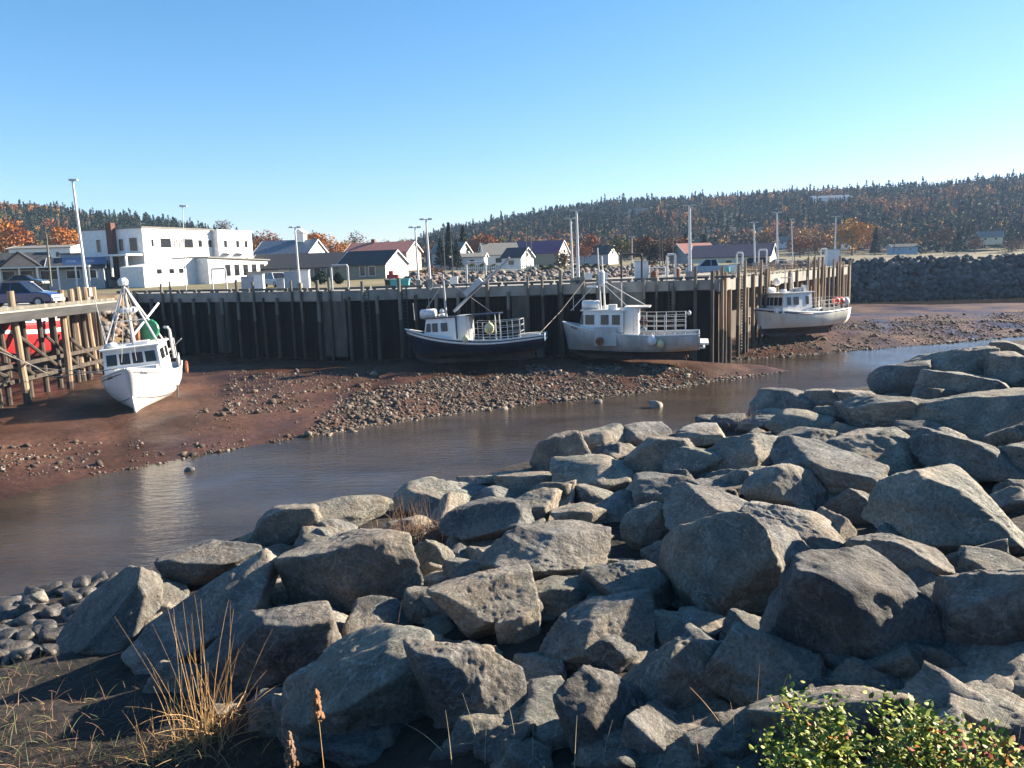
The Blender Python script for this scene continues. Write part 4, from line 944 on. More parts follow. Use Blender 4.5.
# ---- boat 4: cream boat right of the wharf corner
yaw = R(-152); L4 = 12.6; zb4 = 1.0
B4 = Boat('fishing_boat', 'cream fishing boat with five front windows and orange float, right of the wharf corner', (0, 0, 0), yaw, L4, 4.5, 3.35, 2.55, 2.75, [M['boatcream'], M['bottom'], M['navytrim'], M['boatwhite']], tilt=(R(1.5), R(0)), zw=1.0, deck=.35, rake=.06)
foot = at_y(759.5, 335, 85.5); off = Matrix.Rotation(yaw, 3, 'Z') @ Vector((L4 * .94, 0, 0)); B4.root.location = (foot.x - off.x, foot.y - off.y, foot.z - .45)
marks(B4, .8, .9, 1, 1.5, dz=.14)
for sd in (1, -1):
    b_ = MB(); b_.path([(x, (y + .03) * sd, z - .12) for x, y, z in (B4.pt(t, .985) for t in np.linspace(.5, .995, 24))], .06, 6); B4.add('sheer_stripe', b_, M['navytrim'], B4.hull)
B4.house(6.0, 10.2, 3.9, 2.6, 4.75, M['boatwhite'], .3, [(6.5, 6.9), (7.9, 8.6), (9.0, 9.5)], 5, wz=(.42, .82), wf=3.4)
b_ = MB(); b_.box((10.5, 0, 3.0), (.9, 2.9, .5)); B4.add('trunk_cabin', b_, M['boatwhite'])
b_ = MB(); b_.tube((7.2, .3, 4.8), (8.0, .9, 6.9), .12, .1); B4.add('boom', b_, M['white'])
b_ = MB(); b_.tube((7.6, -.4, 4.8), (7.6, -.4, 7.6), .07, .05); b_.box((7.6, -.4, 6.4), (.1, 1.4, .1)); B4.add('mast', b_, M['boatgrey'])
B4.radar(8.7, .3, 4.86, .4); B4.raft(9.2, -1.0, 5.1, 1.2, .33); b_ = MB(); b_.box((6.6, .5, 5.05), (1.0, 1.4, .45)); B4.add('roof_locker', b_, M['boatgrey'])
B4.tube('antenna', (6.2, 1.4, 4.8), (6.2, 1.4, 6.4), .03, M['metal']); B4.tube('antenna', (9.6, -1.5, 4.8), (9.6, -1.5, 6.8), .03, M['metal'])
b_ = MB(); b_.box((6.5, 1.2, 5.2), (.35, .35, .7)); B4.add('exhaust_stack', b_, M['white'])
B4.rails(.02, .42, 7, 1.25, 3, M['palepole'])
for p0, lb in (((1.2, 1.5, 3.6), 'orange inflatable float on the stern rail of the cream boat'),):
    p = B4.world(p0); b_ = MB(); b_.ball((0, 0, 0), .55, sz=.8); b_.ball((.75, .1, .05), .45, sz=.9); o = b_.build('float', M['orange'], smooth=True); o.location = p; o.rotation_euler = (0, 0, yaw); tag(o, lb, 'float')
p = B4.world((.5, 1.7, 3.5)); b_ = MB(); b_.ball((0, 0, 0), .42, sz=1.1); o = b_.build('float', M['white'], smooth=True); o.location = p; tag(o, 'white float at the very stern beside the orange one on the cream boat', 'float')
p = B4.world((10.9, -2.6, 1.9)); b_ = MB(); b_.lathe([(.05, -.5), (.2, -.45), (.22, .4), (.05, .5)], (0, 0, 0), 10); o = b_.build('fender', M['white'], smooth=True); o.location = p; tag(o, 'long white cylinder fender in the shadow off the bow of the cream boat', 'fender')
p = at_z(805, 333, 1.0); b_ = MB(); b_.prism([(-2.2, 0), (2.2, .0), (1.9, .28), (0, .36), (-1.6, .2)], -.25, .25, 'y'); o = b_.build('driftwood_beam', M['trapwood']); o.location = (p.x, p.y - .6, p.z + .12); o.rotation_euler = (0, 0, R(24)); tag(o, 'pale timber beam lying on mud below the cream boat', 'timber')

# ---- red boat glimpsed through the pier
B5 = Boat('red_boat', 'red and white boat moored beyond the left pier, glimpsed between its piles', (-43.8, 78.5, 2.55), R(-90), 15, 4.6, 4.3, 3.75, 3.9, [M['redpaint'], M['redbottom'], M['white'], M['white']], zw=1.0, stripe=(7, 8))
B5.house(4.0, 8.5, 3.6, 3.4, 5.3, M['white'], .3, [(4.6, 5.6), (6.0, 7.0), (7.4, 8.0)], 3)

# ================================================================== BUILDINGS
def pane(parent, face, u, z, w, h, W2, D2, frame=M['white'], th=.06):
    """window = frame part with a dark pane sub-part, proud of the wall."""
    def tf(du, dz, out): 
        if face == 'F': return (u + du, -D2 - out, z + dz)
        if face == 'B': return (u + du, D2 + out, z + dz)
        if face == 'R': return (W2 + out, u + du, z + dz)
        return (-W2 - out, u + du, z + dz)
    def bx(b, du, dz, sw, sh, o0, o1):
        c = tf(du, dz, (o0 + o1) / 2); b.box(c, (sw, o1 - o0, sh) if face in 'FB' else (o1 - o0, sw, sh))
    b = MB(); f = .09
    bx(b, 0, h / 2 + f / 2, w + 2 * f, f, .0, th); bx(b, 0, -h / 2 - f / 2, w + 2 * f, f, .0, th + .02); bx(b, -w / 2 - f / 2, 0, f, h, .0, th); bx(b, w / 2 + f / 2, 0, f, h, .0, th)
    o = b.build('window', frame, parent); b = MB(); bx(b, 0, 0, w, h, .005, th * .55); b.build('pane', M['glass'], o)
def house(name, label, base, W, Dp, h, rise, yaw, wall, roof, axis='x', wins=(), door=None, over=.35, cat='house', chimney=None, flat=False, group=None, sub=None, gablem=None):
    r = thing(name, label, cat, base, R(yaw), group); W2, D2 = W / 2, Dp / 2; lo = -1.2
    b = MB()
    if flat or axis == 'x':
        poly = [(-D2, lo), (D2, lo), (D2, h), (0, h + (0 if flat else rise)), (-D2, h)]
        b.prism(poly, -W2, W2, 'x')
    else: b.prism([(-W2, lo), (W2, lo), (W2, h), (0, h + rise), (-W2, h)], -D2, D2, 'y')
    b.build('wall', wall, r); b = MB(); t = .16
    if flat: b.box((0, 0, h + .08), (W + .3, Dp + .3, .22))
    elif axis == 'x':
        e = D2 + over; k = rise / D2; z0 = h - over * k
        b.prism([(-e, z0), (0, h + rise + .01), (e, z0), (e, z0 + t), (0, h + rise + t + .02), (-e, z0 + t)], -W2 - over, W2 + over, 'x')
    else:
        e = W2 + over; k = rise / W2; z0 = h - over * k
        b.prism([(-e, z0), (0, h + rise + .01), (e, z0), (e, z0 + t), (0, h + rise + t + .02), (-e, z0 + t)], -D2 - over, D2 + over, 'y')
    ro = b.build('roof', roof, r)
    if not flat:                                     # pale barge boards on the gable ends
        for s in (1, -1):
            e = (D2 if axis == 'x' else W2) + over; q = s * ((W2 if axis == 'x' else D2) + over + .02); z0 = h - over * rise / (e - over); b = MB()
            b.prism([(-e, z0 - .06), (0, h + rise - .06), (e, z0 - .06), (e, z0 + .2), (0, h + rise + .2), (-e, z0 + .2)], q - .03, q + .03, 'x' if axis == 'x' else 'y'); b.build('barge_board', M['white'], ro)
    for w in wins: pane(r, w[0], w[1], w[2], w[3], w[4], W2, D2)
    if door:
        fc, u, w = door; b = MB()
        if fc == 'F': b.box((u, -D2 - .03, 1.05), (w, .1, 2.1))
        else: b.box((W2 + .03, u, 1.05), (.1, w, 2.1))
        b.build('door', M['greysiding'], r)
    if chimney:
        b = MB(); b.box((chimney[0], chimney[1], h + rise * .6 + .6), (.7, .7, 1.9)); b.build('chimney', M['brick'], ro)
    return r
def B(px, py, Y): p = at_y(px, py, Y); return (p.x, p.y, p.z)
def wx(dpx, Y): return dpx * Y / F

# ---- white three-storey hotel: main block, end tower, lower annexes, chimney, balconies
A = Vector(at_y(147, 283.5, 132)); C_ = Vector(at_y(216, 283, 147)); dirv = (C_ - A).to_2d(); Lh = dirv.length; ang = math.atan2(dirv.y, dirv.x)
hotel = thing('hotel', 'white three-storey flat-roofed hotel with brown chimney and white annexes behind the left of the wharf', 'hotel', (A.x, A.y, A.z), ang)
Hh = at_y(147, 227.5, 132).z - A.z; Dh = 13.5
b_ = MB(); b_.box((Lh / 2, Dh / 2, Hh / 2 - .6), (Lh, Dh, Hh + 1.2)); b_.build('wall', M['white'], hotel)
b_ = MB(); b_.box((Lh / 2, Dh / 2, Hh + .1), (Lh + .3, Dh + .3, .25)); b_.build('roof', M['roofgrey'], hotel)
Lt = 9.4; Ht = Hh - .15
b_ = MB(); b_.box((Lh + Lt / 2 + .01, Dh / 2 - 1.2, Ht / 2 - .6), (Lt, Dh, Ht + 1.2)); tw = b_.build('tower_block', M['white'], hotel)
b_ = MB(); b_.box((Lh + Lt / 2, Dh / 2 - 1.2, Ht + .1), (Lt + .3, Dh + .3, .25)); b_.build('parapet', M['white'], tw)
def hwin(u, z, w, h, y0=0.):
    b = MB(); b.box((u, y0 - .03, z), (w + .2, .08, h + .2)); o = b.build('window', M['white'], hotel); b = MB(); b.box((u, y0 - .06, z), (w, .06, h)); b.build('pane', M['glass'], o)
for u, w, h in ((.12, .5, 1.1), (.30, 2.3, 1.5), (.62, 2.3, 1.5), (.80, .9, 1.2), (.95, .9, 1.2)): hwin(Lh * u, Hh - 2.4, w, h)
for u in (.42, .455, .49, .525): hwin(Lh * u, Hh - 2.5, .18, 1.4)
for u, w in ((.14, .4), (.33, 1.6), (.48, 1.6), (.65, 1.6), (.86, .5), (.96, .8)): hwin(Lh * u, Hh - 5.6, w, 1.1)
for u, w in ((.1, .8), (.22, .9), (.27, .9)): hwin(Lh * u, 2.0, w, .8)
for f, z in ((.2, Ht - 2.3), (.55, Ht - 2.3), (.8, Ht - 2.3), (.2, Ht - 5.4), (.55, Ht - 5.4), (.8, Ht - 5.4), (.3, 2.0), (.6, 2.0)): hwin(Lh + Lt * f, z, .8, 1.2, -1.21)
for f in (.22, .58):
    b_ = MB(); u = Lh + Lt * f; b_.box((u, -1.75, Ht - 4.0), (2.2, 1.0, .12))
    for k in range(9): b_.box((u - 1.05 + k * .26, -2.2, Ht - 3.5), (.06, .06, 1.0))
    b_.box((u, -2.2, Ht - 3.0), (2.2, .08, .08)); b_.build('balcony', M['palepole'], hotel)
for f, z in ((.93, Ht - 2.0), (.93, Ht - 5.0)):
    pass
# shaded end wall details: windows, balcony porch, chimney
for v, z, w, h in ((4.6, Hh - 2.6, .9, 1.9), (9.6, Hh - 2.6, .8, 2.0), (2.0, Hh - 2.6, 1.6, 2.1)):
    b_ = MB(); b_.box((-.03, v, z), (.08, w + .2, h + .2)); o = b_.build('window', M['white'], hotel); b_ = MB(); b_.box((-.06, v, z), (.06, w, h)); b_.build('pane', M['glass'], o)
b_ = MB(); b_.box((-.45, 6.2, Hh / 2 + .9), (.9, 1.2, Hh + .2)); b_.build('chimney', M['brick'], hotel)
b_ = MB(); b_.box((-1.8, 3.4, Hh - 4.3), (3.4, 6.4, .3))
for y in (.5, 3.6, 6.4): b_.box((-3.3, y, Hh - 6.0), (.3, .3, 3.4))
b_.build('porch', M['white'], hotel)
b_ = MB(); b_.prism([(-5.4, -.5), (7.5, -.5), (7.5, 4.2), (3.5, 3.6), (-5.4, 2.7)], -5.0, -.2, 'y'); an = b_.build('side_annex', M['white'], hotel)
for x in (-2.2, .4, 2.5): b_ = MB(); b_.box((x, -5.05, 1.9), (.9, .08, .7)); b_.build('window', M['glass'], an)
b_ = MB(); b_.prism([(6.0, -.5), (21.5, -.5), (21.5, 3.3), (6.0, 3.9)], -7.5, -.25, 'y'); an = b_.build('sunroom', M['white'], hotel)
b_ = MB(); b_.prism([(5.7, 3.92), (21.8, 3.32), (21.8, 3.52), (5.7, 4.12)], -7.9, -.25, 'y'); b_.build('roof', M['roofgrey'], an)
for k in range(5): b_ = MB(); b_.box((10.7 + k * 2.3, -7.55, 1.75), (1.15, .1, 1.9)); b_.build('window', M['glass'], an)
b_ = MB(); b_.box((5.95, -2.2, 1.3), (.1, 1.0, 2.2)); b_.build('door', M['greysiding'], an)

# ---- buildings on the left: restaurant with gable, blue sign shop, long white building
h_ = house('restaurant', 'low restaurant with dark roof, small tan front gable and porch behind the navy pickup', B(8, 286, 128), wx(74, 128), 8, 2.7, 2.3, 24, M['pinktan'], M['roofdark'], 'x', [('F', x, 1.6, 1.6, 1.3) for x in (-4, -1.6, .8, 3.2)], cat='restaurant')
b_ = MB(); b_.prism([(-2.5, 2.85), (2.5, 2.85), (0, 4.9)], -6.0, -3.0, 'y'); g_ = b_.build('front_gable', M['pinktan'], h_, loc=(2.6, 0, 0))
b_ = MB()
for q in (-1, 1): b_.prism([(q * 2.9, 2.7), (0, 5.0), (0, 5.25), (q * 2.9, 2.95)], -6.25, -2.0, 'y')
b_.build('gable_roof', M['roofdark'], g_)
b_ = MB(); b_.box((0, -5.0, 2.75), (10.4, 2.2, .16))
for x in (-5, -2.5, 0, 2.5, 5): b_.box((x, -5.9, 1.0), (.18, .18, 3.4))
b_.build('porch', M['white'], h_)
s_ = house('shop', 'grey low shop with blue sign board and white-framed porch between restaurant and hotel', B(80, 285, 130), wx(48, 130), 7, 2.7, 1.5, 22, M['greysiding'], M['roofdark'], 'x', [('F', -3.6, 1.7, 2.4, 1.3), ('F', -.4, 1.7, 1.8, 1.2), ('F', 2.2, 1.7, 1.2, 1.2)], cat='shop')
b_ = MB(); b_.box((1.4, -3.7, 3.75), (6.2, .16, 1.1)); sg = b_.build('sign_board', M['blue'], s_)
b_ = MB()
for k, (dx, hh) in enumerate(((0, .5), (.42, .5), (.84, .5), (2.1, .55), (2.55, .5), (3.0, .5), (3.42, .55))): b_.lathe([(.12, -.04), (.19, -.04), (.19, .04), (.12, .04), (.12, -.04)], (-.9 + dx, -3.8, 3.75), 10, mtx=Matrix.Rotation(math.pi / 2, 4, 'X'))
b_.build('sign_lettering', mat('pale_blue_lettering', (.2, .3, .5), (.26, .36, .56), 2, .6), sg)
b_ = MB(); b_.box((-1.5, -4.6, 2.95), (7.2, 2.2, .2))
for x in (-5, -2.2, .2, 2.0): b_.box((x, -5.6, .9), (.22, .22, 4.0))
b_.build('porch', M['white'], s_)
house('long_building', 'long low white building under the orange trees at far left', B(50, 262, 190), wx(58, 190), 8, 3.1, .6, 2, M['white'], M['roofgrey'], 'x', [('F', -2, 1.6, .8, 1.1), ('F', 4, 1.6, .8, 1.1)], cat='building')
house('building', 'blue-grey flat building half hidden by the tall left lamp pole', B(88, 276, 150), wx(30, 150), 7, 4.0, 0, 0, M['greysiding'], M['roofdark'], 'x', [('F', 1.5, 2.2, 1, 1.8)], flat=True, cat='building')

# ---- centre-left village
house('motel', 'long low grey motel with a broad dark roof behind the light poles', B(308, 280.5, 152), wx(100, 152), 10, 2.4, 2.5, -7, M['sage'], M['roofdark'], 'x', [('F', -2.5, 1.5, 1.8, 1.1), ('F', .5, 1.4, 2.6, 1.2), ('F', 3.8, 1.5, 1.2, 1.5), ('F', 6.2, 1.4, 1.2, 1.6)], ('F', -5.5, 2.6), cat='motel')
house('house', 'grey bungalow with a white window-filled gable and dark roof beside the motel', B(374, 279, 140), wx(54, 140), 7.2, 2.5, 2.2, -24, M['sage'], M['roofdark'], 'x', [('F', .2, 1.45, 1.0, 1.6), ('F', 2.1, 1.4, 1.2, 1.5)] + [('R', u, 1.3, 1.3, 1.7) for u in (-2.2, 0, 2.2)] + [('R', -1.0, 3.1, .8, .9), ('R', 1.0, 3.1, .8, .9)])
rr = [o for o in SC.objects if o.get('label', '').startswith('grey bungalow')][0]
b_ = MB(); b_.prism([(-3.62, -1.2), (3.62, -1.2), (3.62, 2.5), (0, 4.72), (-3.62, 2.5)], wx(54, 140) / 2, wx(54, 140) / 2 + .04, 'x'); gw = b_.build('gable_wall', M['white'], rr)
house('house', 'white house with grey-blue roof and small cupola left of the orange maples', B(292, 268, 170), wx(56, 170), 9, 3.0, 2.6, -12, M['white'], M['roofblue'], 'x', [('F', 2, 1.6, .9, 1.1)])
c_ = [o for o in SC.objects if 'small cupola' in o.get('label', '')][0]
b_ = MB(); b_.box((2.6, 0, 6.2), (1.7, 1.7, 1.9)); b_.prism([(1.4, 7.1), (3.8, 7.1), (2.6, 7.9)], -1.1, 1.1, 'y'); b_.build('cupola', M['white'], c_)
house('house', 'small dark-roofed white house tucked against the hotel end', B(272, 268, 190), wx(28, 190), 7, 2.6, 2.2, -38, M['white'], M['roofdark'], 'x')
house('house', 'low house with faded red roof behind the grey bungalow', B(384, 265, 160), wx(64, 160), 8, 2.4, 1.9, -14, M['pinktan'], M['roofred'], 'x', chimney=(-2, 0))
house('house', 'pale house half hidden by evergreens behind the paired light poles', B(452, 266, 200), wx(30, 200), 7, 3.2, 2.4, -24, M['greysiding'], M['roofgrey'], 'x', [('F', 0, 1.8, 1.6, 1.4)])
house('house', 'white house with steep grey roof, tall gable toward the left spruces', B(499, 268, 215), wx(34, 215), 8, 3.5, 2.9, 14, M['white'], M['roofgrey'], 'x', [('F', -1, 2, 1.6, 1.2), ('L', 0, 3.4, 1.6, 1.2)], chimney=(-3.2, 0))
house('house', 'small white cottage with dark roof and single small gable window on the bank', B(518, 269, 185), wx(22, 185), 5.6, 2.7, 2.0, -32, M['white'], M['roofdark'], 'x', [('R', 0, 3.2, .7, .7), ('F', 0, 1.5, 1.4, 1)])
house('house', 'low white flat wing with blue shadowed front by the spruces', B(470, 268.5, 190), wx(32, 190), 6, 2.6, .8, -6, M['white'], M['roofgrey'], 'x', [('F', 1, 1.5, 1, 1)])
house('hall', 'large tan hall with a purple metal roof and white gable', B(534, 268, 250), wx(62, 250), 11, 4.4, 3.6, -22, M['tan'], M['roofpurple'], 'x', [('F', -2, 2.4, 1.2, .9), ('F', 1, 2.4, 1.2, .9)], cat='hall')
rr = [o for o in SC.objects if o.get('label', '').startswith('large tan hall')][0]; w2 = wx(62, 250) / 2
b_ = MB(); b_.prism([(-5.52, -1.2), (5.52, -1.2), (5.52, 4.4), (0, 8.0), (-5.52, 4.4)], w2, w2 + .04, 'x'); b_.build('gable_wall', M['white'], rr)
house('house', 'dark-roofed house with a bright white gable behind the boat masts', B(598, 263, 240), wx(32, 240), 8, 2.6, 2.4, -28, M['greysiding'], M['roofdark'], 'x')
rr = [o for o in SC.objects if 'bright white gable' in o.get('label', '')][0]; w2 = wx(32, 240) / 2
b_ = MB(); b_.prism([(-4.02, -1.2), (4.02, -1.2), (4.02, 2.6), (0, 5.0), (-4.02, 2.6)], w2, w2 + .04, 'x'); b_.build('gable_wall', M['white'], rr)
sh_ = house('fish_shed', 'long harbour shed with mauve roof and cream gable behind the wharf corner', B(733, 270, 175), wx(76, 175), 9.5, 2.9, 2.4, -26, M['cream'], M['roofmauve'], 'x', [('F', -4, 1.6, 1.2, 1), ('F', 0, 1.6, 1.2, 1)], ('R', -1, 2.4), cat='shed')
house('house', 'blue-grey house with faded red roof left of the harbour shed', B(693, 268, 190), wx(34, 190), 8, 3.4, 2.2, 16, M['greysiding'], M['roofred'], 'x', [('F', 0, 1.7, 1, 1)])
# ---- hillside houses, far away
HILLH = []
def hill_house(px, py, wpx, hpx_, Y, wallm, roofm, yaw, label, rise=.5, axis='x'):
    HILLH.append((px, wpx, Y))
    w = wx(wpx, Y); h = wx(hpx_, Y)
    return house('house', label, B(px, py, Y), w, w * .6, h * (1 - rise), h * rise, yaw, wallm, roofm, axis, [('F', -w * .25, h * .3, w * .1, h * .2), ('F', w * .2, h * .3, w * .1, h * .2)], over=.4)
M['hillwall'] = mat('pale_blue_siding', (.3, .36, .42), (.38, .44, .5), 2, .8)
hill_house(830, 205, 36, 9, 640, M['white'], M['roofblue'], -10, 'long pale house high on the wooded hill among orange trees', .35)
hill_house(640, 217, 20, 8, 640, M['hillwall'], M['roofgrey'], -15, 'small grey house alone halfway up the left of the wooded hill')
hill_house(641, 227, 16, 7, 560, M['hillwall'], M['roofblue'], 10, 'bluish house just below the lone grey hillside house')
for x, lb in ((713, 'leftmost'), (729, 'second from left'), (744, 'third from left'), (759, 'rightmost')):
    hill_house(x, 237, 10.5, 9, 480, M['greysiding'], M['roofgrey'], 0, lb + ' of the four matching gabled cottages in a row on the hill', .45, 'y').__setitem__('group', 'matching gabled cottages on the hill')
hill_house(728, 225, 18, 5, 560, M['white'], M['roofblue'], -15, 'wide pale house above the row of gabled cottages')
hill_house(786, 246, 14, 9, 400, M['white'], M['roofgrey'], -20, 'white house beyond the shed end between two light poles')
hill_house(846, 247, 9, 11, 330, M['white'], M['roofgrey'], -25, 'white house partly hidden by the big golden tree', .4)
hill_house(902, 251.5, 24, 7, 330, mat('light_blue_siding', (.22, .36, .48), (.28, .42, .54), 2, .7), M['roofdark'], -4, 'low light-blue house at the field edge below the wood', .35)
hill_house(990, 242, 20, 10, 360, M['cream'], M['roofgrey'], -22, 'cream cottage with porch standing alone at the wood edge on the right', .5)
hill_house(699, 246, 10, 7, 420, M['white'], M['roofdark'], -10, 'little white house behind the faded-red-roofed house')
hill_house(625, 244, 9, 5, 420, M['greysiding'], M['roofgrey'], 0, 'little grey house seen between the boat mast and the lamp', .5)

# ================================================================== POLES
def pole(label, xt, yt, xb, yb, Y, r=.1, head='double', m='palepole', cat='lamp post', name='lamp_post', group='lamp posts along the wharf'):
    r *= .78; a = at_y(xb, yb, Y); t = at_y(xt, yt, Y); r_ = thing(name, label, cat, a, 0, group); H = t.z - a.z; dx = t.x - a.x
    b = MB(); b.path([(0, 0, -.3), (dx * .5, 0, H * .5), (dx, 0, H)], [r * 1.15, r * .9, r * .7], 8); b.build('shaft', M[m], r_)
    if r > .07 and head: b = MB(); b.box((0, 0, .35), (r * 4.5, r * 4.5, .8)); b.build('base', M['concrete'], r_)
    if head == 'double':
        b = MB(); b.box((dx, 0, H + .05), (.9, .1, .07)); b.build('bracket', M['metal'], r_)
        for s in (-1, 1): b = MB(); b.prism([(s * .2, -.02), (s * .6, .03), (s * .6, .13), (s * .2, .16)], -.16, .16, 'y'); b.build('lamp_head', M['metal'], r_, loc=(dx, 0, H))
    elif head == 'single':
        b = MB(); b.prism([(-.25, 0), (.45, .03), (.45, .14), (-.25, .2)], -.16, .16, 'y'); b.build('lamp_head', M['metal'], r_, loc=(dx, 0, H))
    return r_
pole('tall white lamp post on the left pier beside the pile cluster', 72.5, 181, 88, 296, 72, .17, 'single')
pole('slim grey lamp post in front of the hotel sunroom', 182.5, 207, 186, 291, 84, .07, 'single')
pole('lamp post standing before the motel', 295, 228, 300, 291, 79, .13, 'double')
pole('shorter of the two lamp posts right of the grey bungalow', 415, 228, 419, 288, 76, .12, 'double')
pole('taller of the two lamp posts right of the grey bungalow', 426, 220, 430.5, 287, 75, .14, 'double')
pole('shorter of the two lamp posts by the purple-roofed hall', 570.5, 219, 573, 286, 77, .14, 'double')
pole('taller of the two lamp posts by the purple-roofed hall', 576.5, 211, 578.5, 285, 76, .17, 'double')
pole('thick white lamp post at the wharf corner between boat and shed', 689.5, 206, 690, 279, 78, .2, 'double')
pole('lamp post before the cream shed gable', 754, 223, 755, 268, 108, .16, 'double')
pole('tall white lamp post just right of the cream shed', 777, 213, 777.5, 269, 105, .17, 'double')
pole('thin grey lamp post beyond the cream boat roof', 791.5, 220, 793, 268, 112, .1, 'single')
pole('end lamp post nearest the tip of the wharf', 836, 217, 834.5, 268, 116, .18, 'double')
pole('twin-headed street light behind the boat with twin masts', 632, 237, 632, 268, 130, .1, 'double', group='street lights')
for xt, yt, xb, yb, lb in ((443, 231, 445, 272, 'left of two bare masts by the dark spruces'), (450, 225, 453, 272, 'right of two bare masts by the dark spruces'), (526, 225, 527, 268, 'left of the thin mast pair before the purple roof'), (531, 225, 531, 268, 'right of the thin mast pair before the purple roof'),
                           (659.5, 228, 660, 272, 'thin mast left of the white hand hoop'), (673, 227, 673, 272, 'thin mast rising behind the white hand hoop'), (662, 240, 663, 270, 'short thin mast between two taller ones'), (808.5, 250, 808.5, 270, 'short pale mast near the wharf tip'), (795, 252, 794, 272, 'short post beside the thin grey lamp post')):
    pole(lb, xt, yt, xb, yb, 96 if xb < 600 else 100, .07, None, 'postgrey', 'mast', 'mast', 'masts and poles behind the wharf')
up = pole('wooden utility pole with wires left of the hotel', 46, 233, 51, 284, 100, .17, None, 'postgrey', 'utility pole', 'utility_pole', None)
b_ = MB(); b_.box((-.6, 0, 5.4), (1.6, .1, .1)); b_.build('crossarm', M['postgrey'], up)
b_ = MB(); a = at_y(46.5, 236.5, 100) - up.location; e1 = at_y(-60, 232, 92) - up.location; e2 = at_y(86, 240, 140) - up.location; b_.path([e1, (e1 + a) / 2 - Vector((0, 0, .25)), a], .03, 4); b_.path([a, (a + e2) / 2 - Vector((0, 0, .3)), e2], .03, 4)
b_.build('wire', M['darkmetal'], up)
tp = thing('utility_pole', 'small utility pole at the field edge right of the golden tree', 'utility pole', B(894, 250, 320)); b_ = MB(); b_.tube((0, 0, -1), (0, 0, 8), .16); b_.build('shaft', M['bark'], tp); b_ = MB(); b_.box((0, 0, 7), (2.2, .15, .15)); b_.build('crossarm', M['bark'], tp)

# ================================================================== VEHICLES
def car(name, label, loc, yaw, paint, kind='suv', cat='car', group=None):
    r = thing(name, label, cat, loc, yaw, group); L = {'pickup': 5.6, 'suv': 4.7, 'car': 4.4}[kind]; h = {'pickup': 1.1, 'suv': 1.05, 'car': .9}[kind]; w = 1.85
    x0, x1 = -L / 2, L / 2
    prof = [(x0, .42), (x0 + .05, h - .05), (x0 + .2, h), (x1 - .9, h), (x1 - .25, h - .12), (x1, h - .35), (x1, .42), (x1 - .2, .32), (x0 + .2, .32)]
    b = MB(); b.prism(prof, -w / 2, w / 2, 'y'); o = b.build('body', paint, r)
    bv = o.modifiers.new('bevel', 'BEVEL'); bv.width = .08; bv.segments = 2
    if kind == 'pickup': ca, cb, cc, cd = x0 + 1.95, x0 + 2.15, x1 - 2.2, x1 - 1.4
    elif kind == 'suv': ca, cb, cc, cd = x0 + .05, x0 + .45, x1 - 1.95, x1 - 1.15
    else: ca, cb, cc, cd = x0 + .5, x0 + 1.2, x1 - 2.0, x1 - 1.15
    H = h + {'pickup': .72, 'suv': .72, 'car': .55}[kind]; wt = w / 2 - .22
    b = MB(); lo = h - .02
    b.add([(ca, -w / 2 + .06, lo), (cd, -w / 2 + .06, lo), (cd, w / 2 - .06, lo), (ca, w / 2 - .06, lo), (cb, -wt, H), (cc, -wt, H), (cc, wt, H), (cb, wt, H)], [(0, 1, 5, 4), (1, 2, 6, 5), (2, 3, 7, 6), (3, 0, 4, 7), (4, 5, 6, 7)]); cab = b.build('cabin_glass', M['glass'], r)
    b = MB(); b.box(((cb + cc) / 2, 0, H + .02), (cc - cb + .12, wt * 2 + .1, .06))
    for s in (-1, 1):
        b.tube((cc, s * wt, H), (cd, s * (w / 2 - .06), lo), .05, n=5); b.tube((cb, s * wt, H), (ca, s * (w / 2 - .06), lo), .07, n=5); xm = (cb + cc) / 2; b.tube((xm, s * wt, H), (xm, s * (w / 2 - .05), lo), .05, n=5)
    b.build('roof', paint, cab)
    for sx in (x0 + .95, x1 - .95):
        for s in (-1, 1):
            mt = Matrix.Rotation(math.pi / 2, 4, 'X'); b = MB(); b.lathe([(.2, -.12), (.36, -.11), (.38, 0), (.36, .11), (.2, .12)], (sx, s * (w / 2 - .1), .38), 16, mtx=mt); q = b.build('wheel', M['tyre'], r)
            b = MB(); b.lathe([(.03, -.13), (.21, -.125), (.21, .125), (.03, .13)], (sx, s * (w / 2 - .1), .38), 12, mtx=mt); b.build('rim', M['metal'], q)
    for s in (-1, 1): b = MB(); b.box((x1 - .02, s * .68, h - .33), (.1, .36, .2)); b.build('headlight', M['lamp'], r)
    b = MB(); b.box((x1 + .06, 0, .5), (.16, w - .05, .22)); b.build('bumper', M['metal'], r); b = MB(); b.box((x1 + .005, 0, h - .33), (.05, .9, .2)); b.build('grille', M['metal'], r)
    if kind == 'pickup':
        b = MB(); b.box((x0 + 1.0, 0, h + .01), (1.7, 1.4, .03)); b.build('bed', M['cardark'], r)
    return r
def dk(px, Y): p = at_z(px, 300, D); d = ray(px, 300); return Vector((d.x / d.y * Y, Y, D + .02))
car('pickup_truck', 'navy blue pickup truck parked on the left pier, cut by the picture edge', dk(10, 59.5) + Vector((.6, 0, 0)), R(4), M['carnavy'], 'pickup', 'pickup truck')
car('parked_car', 'silver-grey car parked just behind the nose of the navy pickup', dk(46, 66) + Vector((-1.8, 0, 0)), R(-8), M['carwhite'], 'suv', 'car')
car('parked_car', 'dark car behind the navy pickup in front of the restaurant', B(27, 287, 100), R(5), M['cardark'], 'car', 'car')
car('parked_car', 'silver hatchback parked on the quay before the motel carport', B(277, 287, 101), R(-50), M['carwhite'], 'suv', 'car')
car('pickup_truck', 'pale blue pickup parked near the wharf corner with dark cab glass', B(710, 275, 96), R(172), M['carblue'], 'pickup', 'pickup truck')
car('parked_car', 'dark van between the two white hand hoops right of the wharf corner', B(752, 270, 118), R(160), M['cardark'], 'suv', 'van')
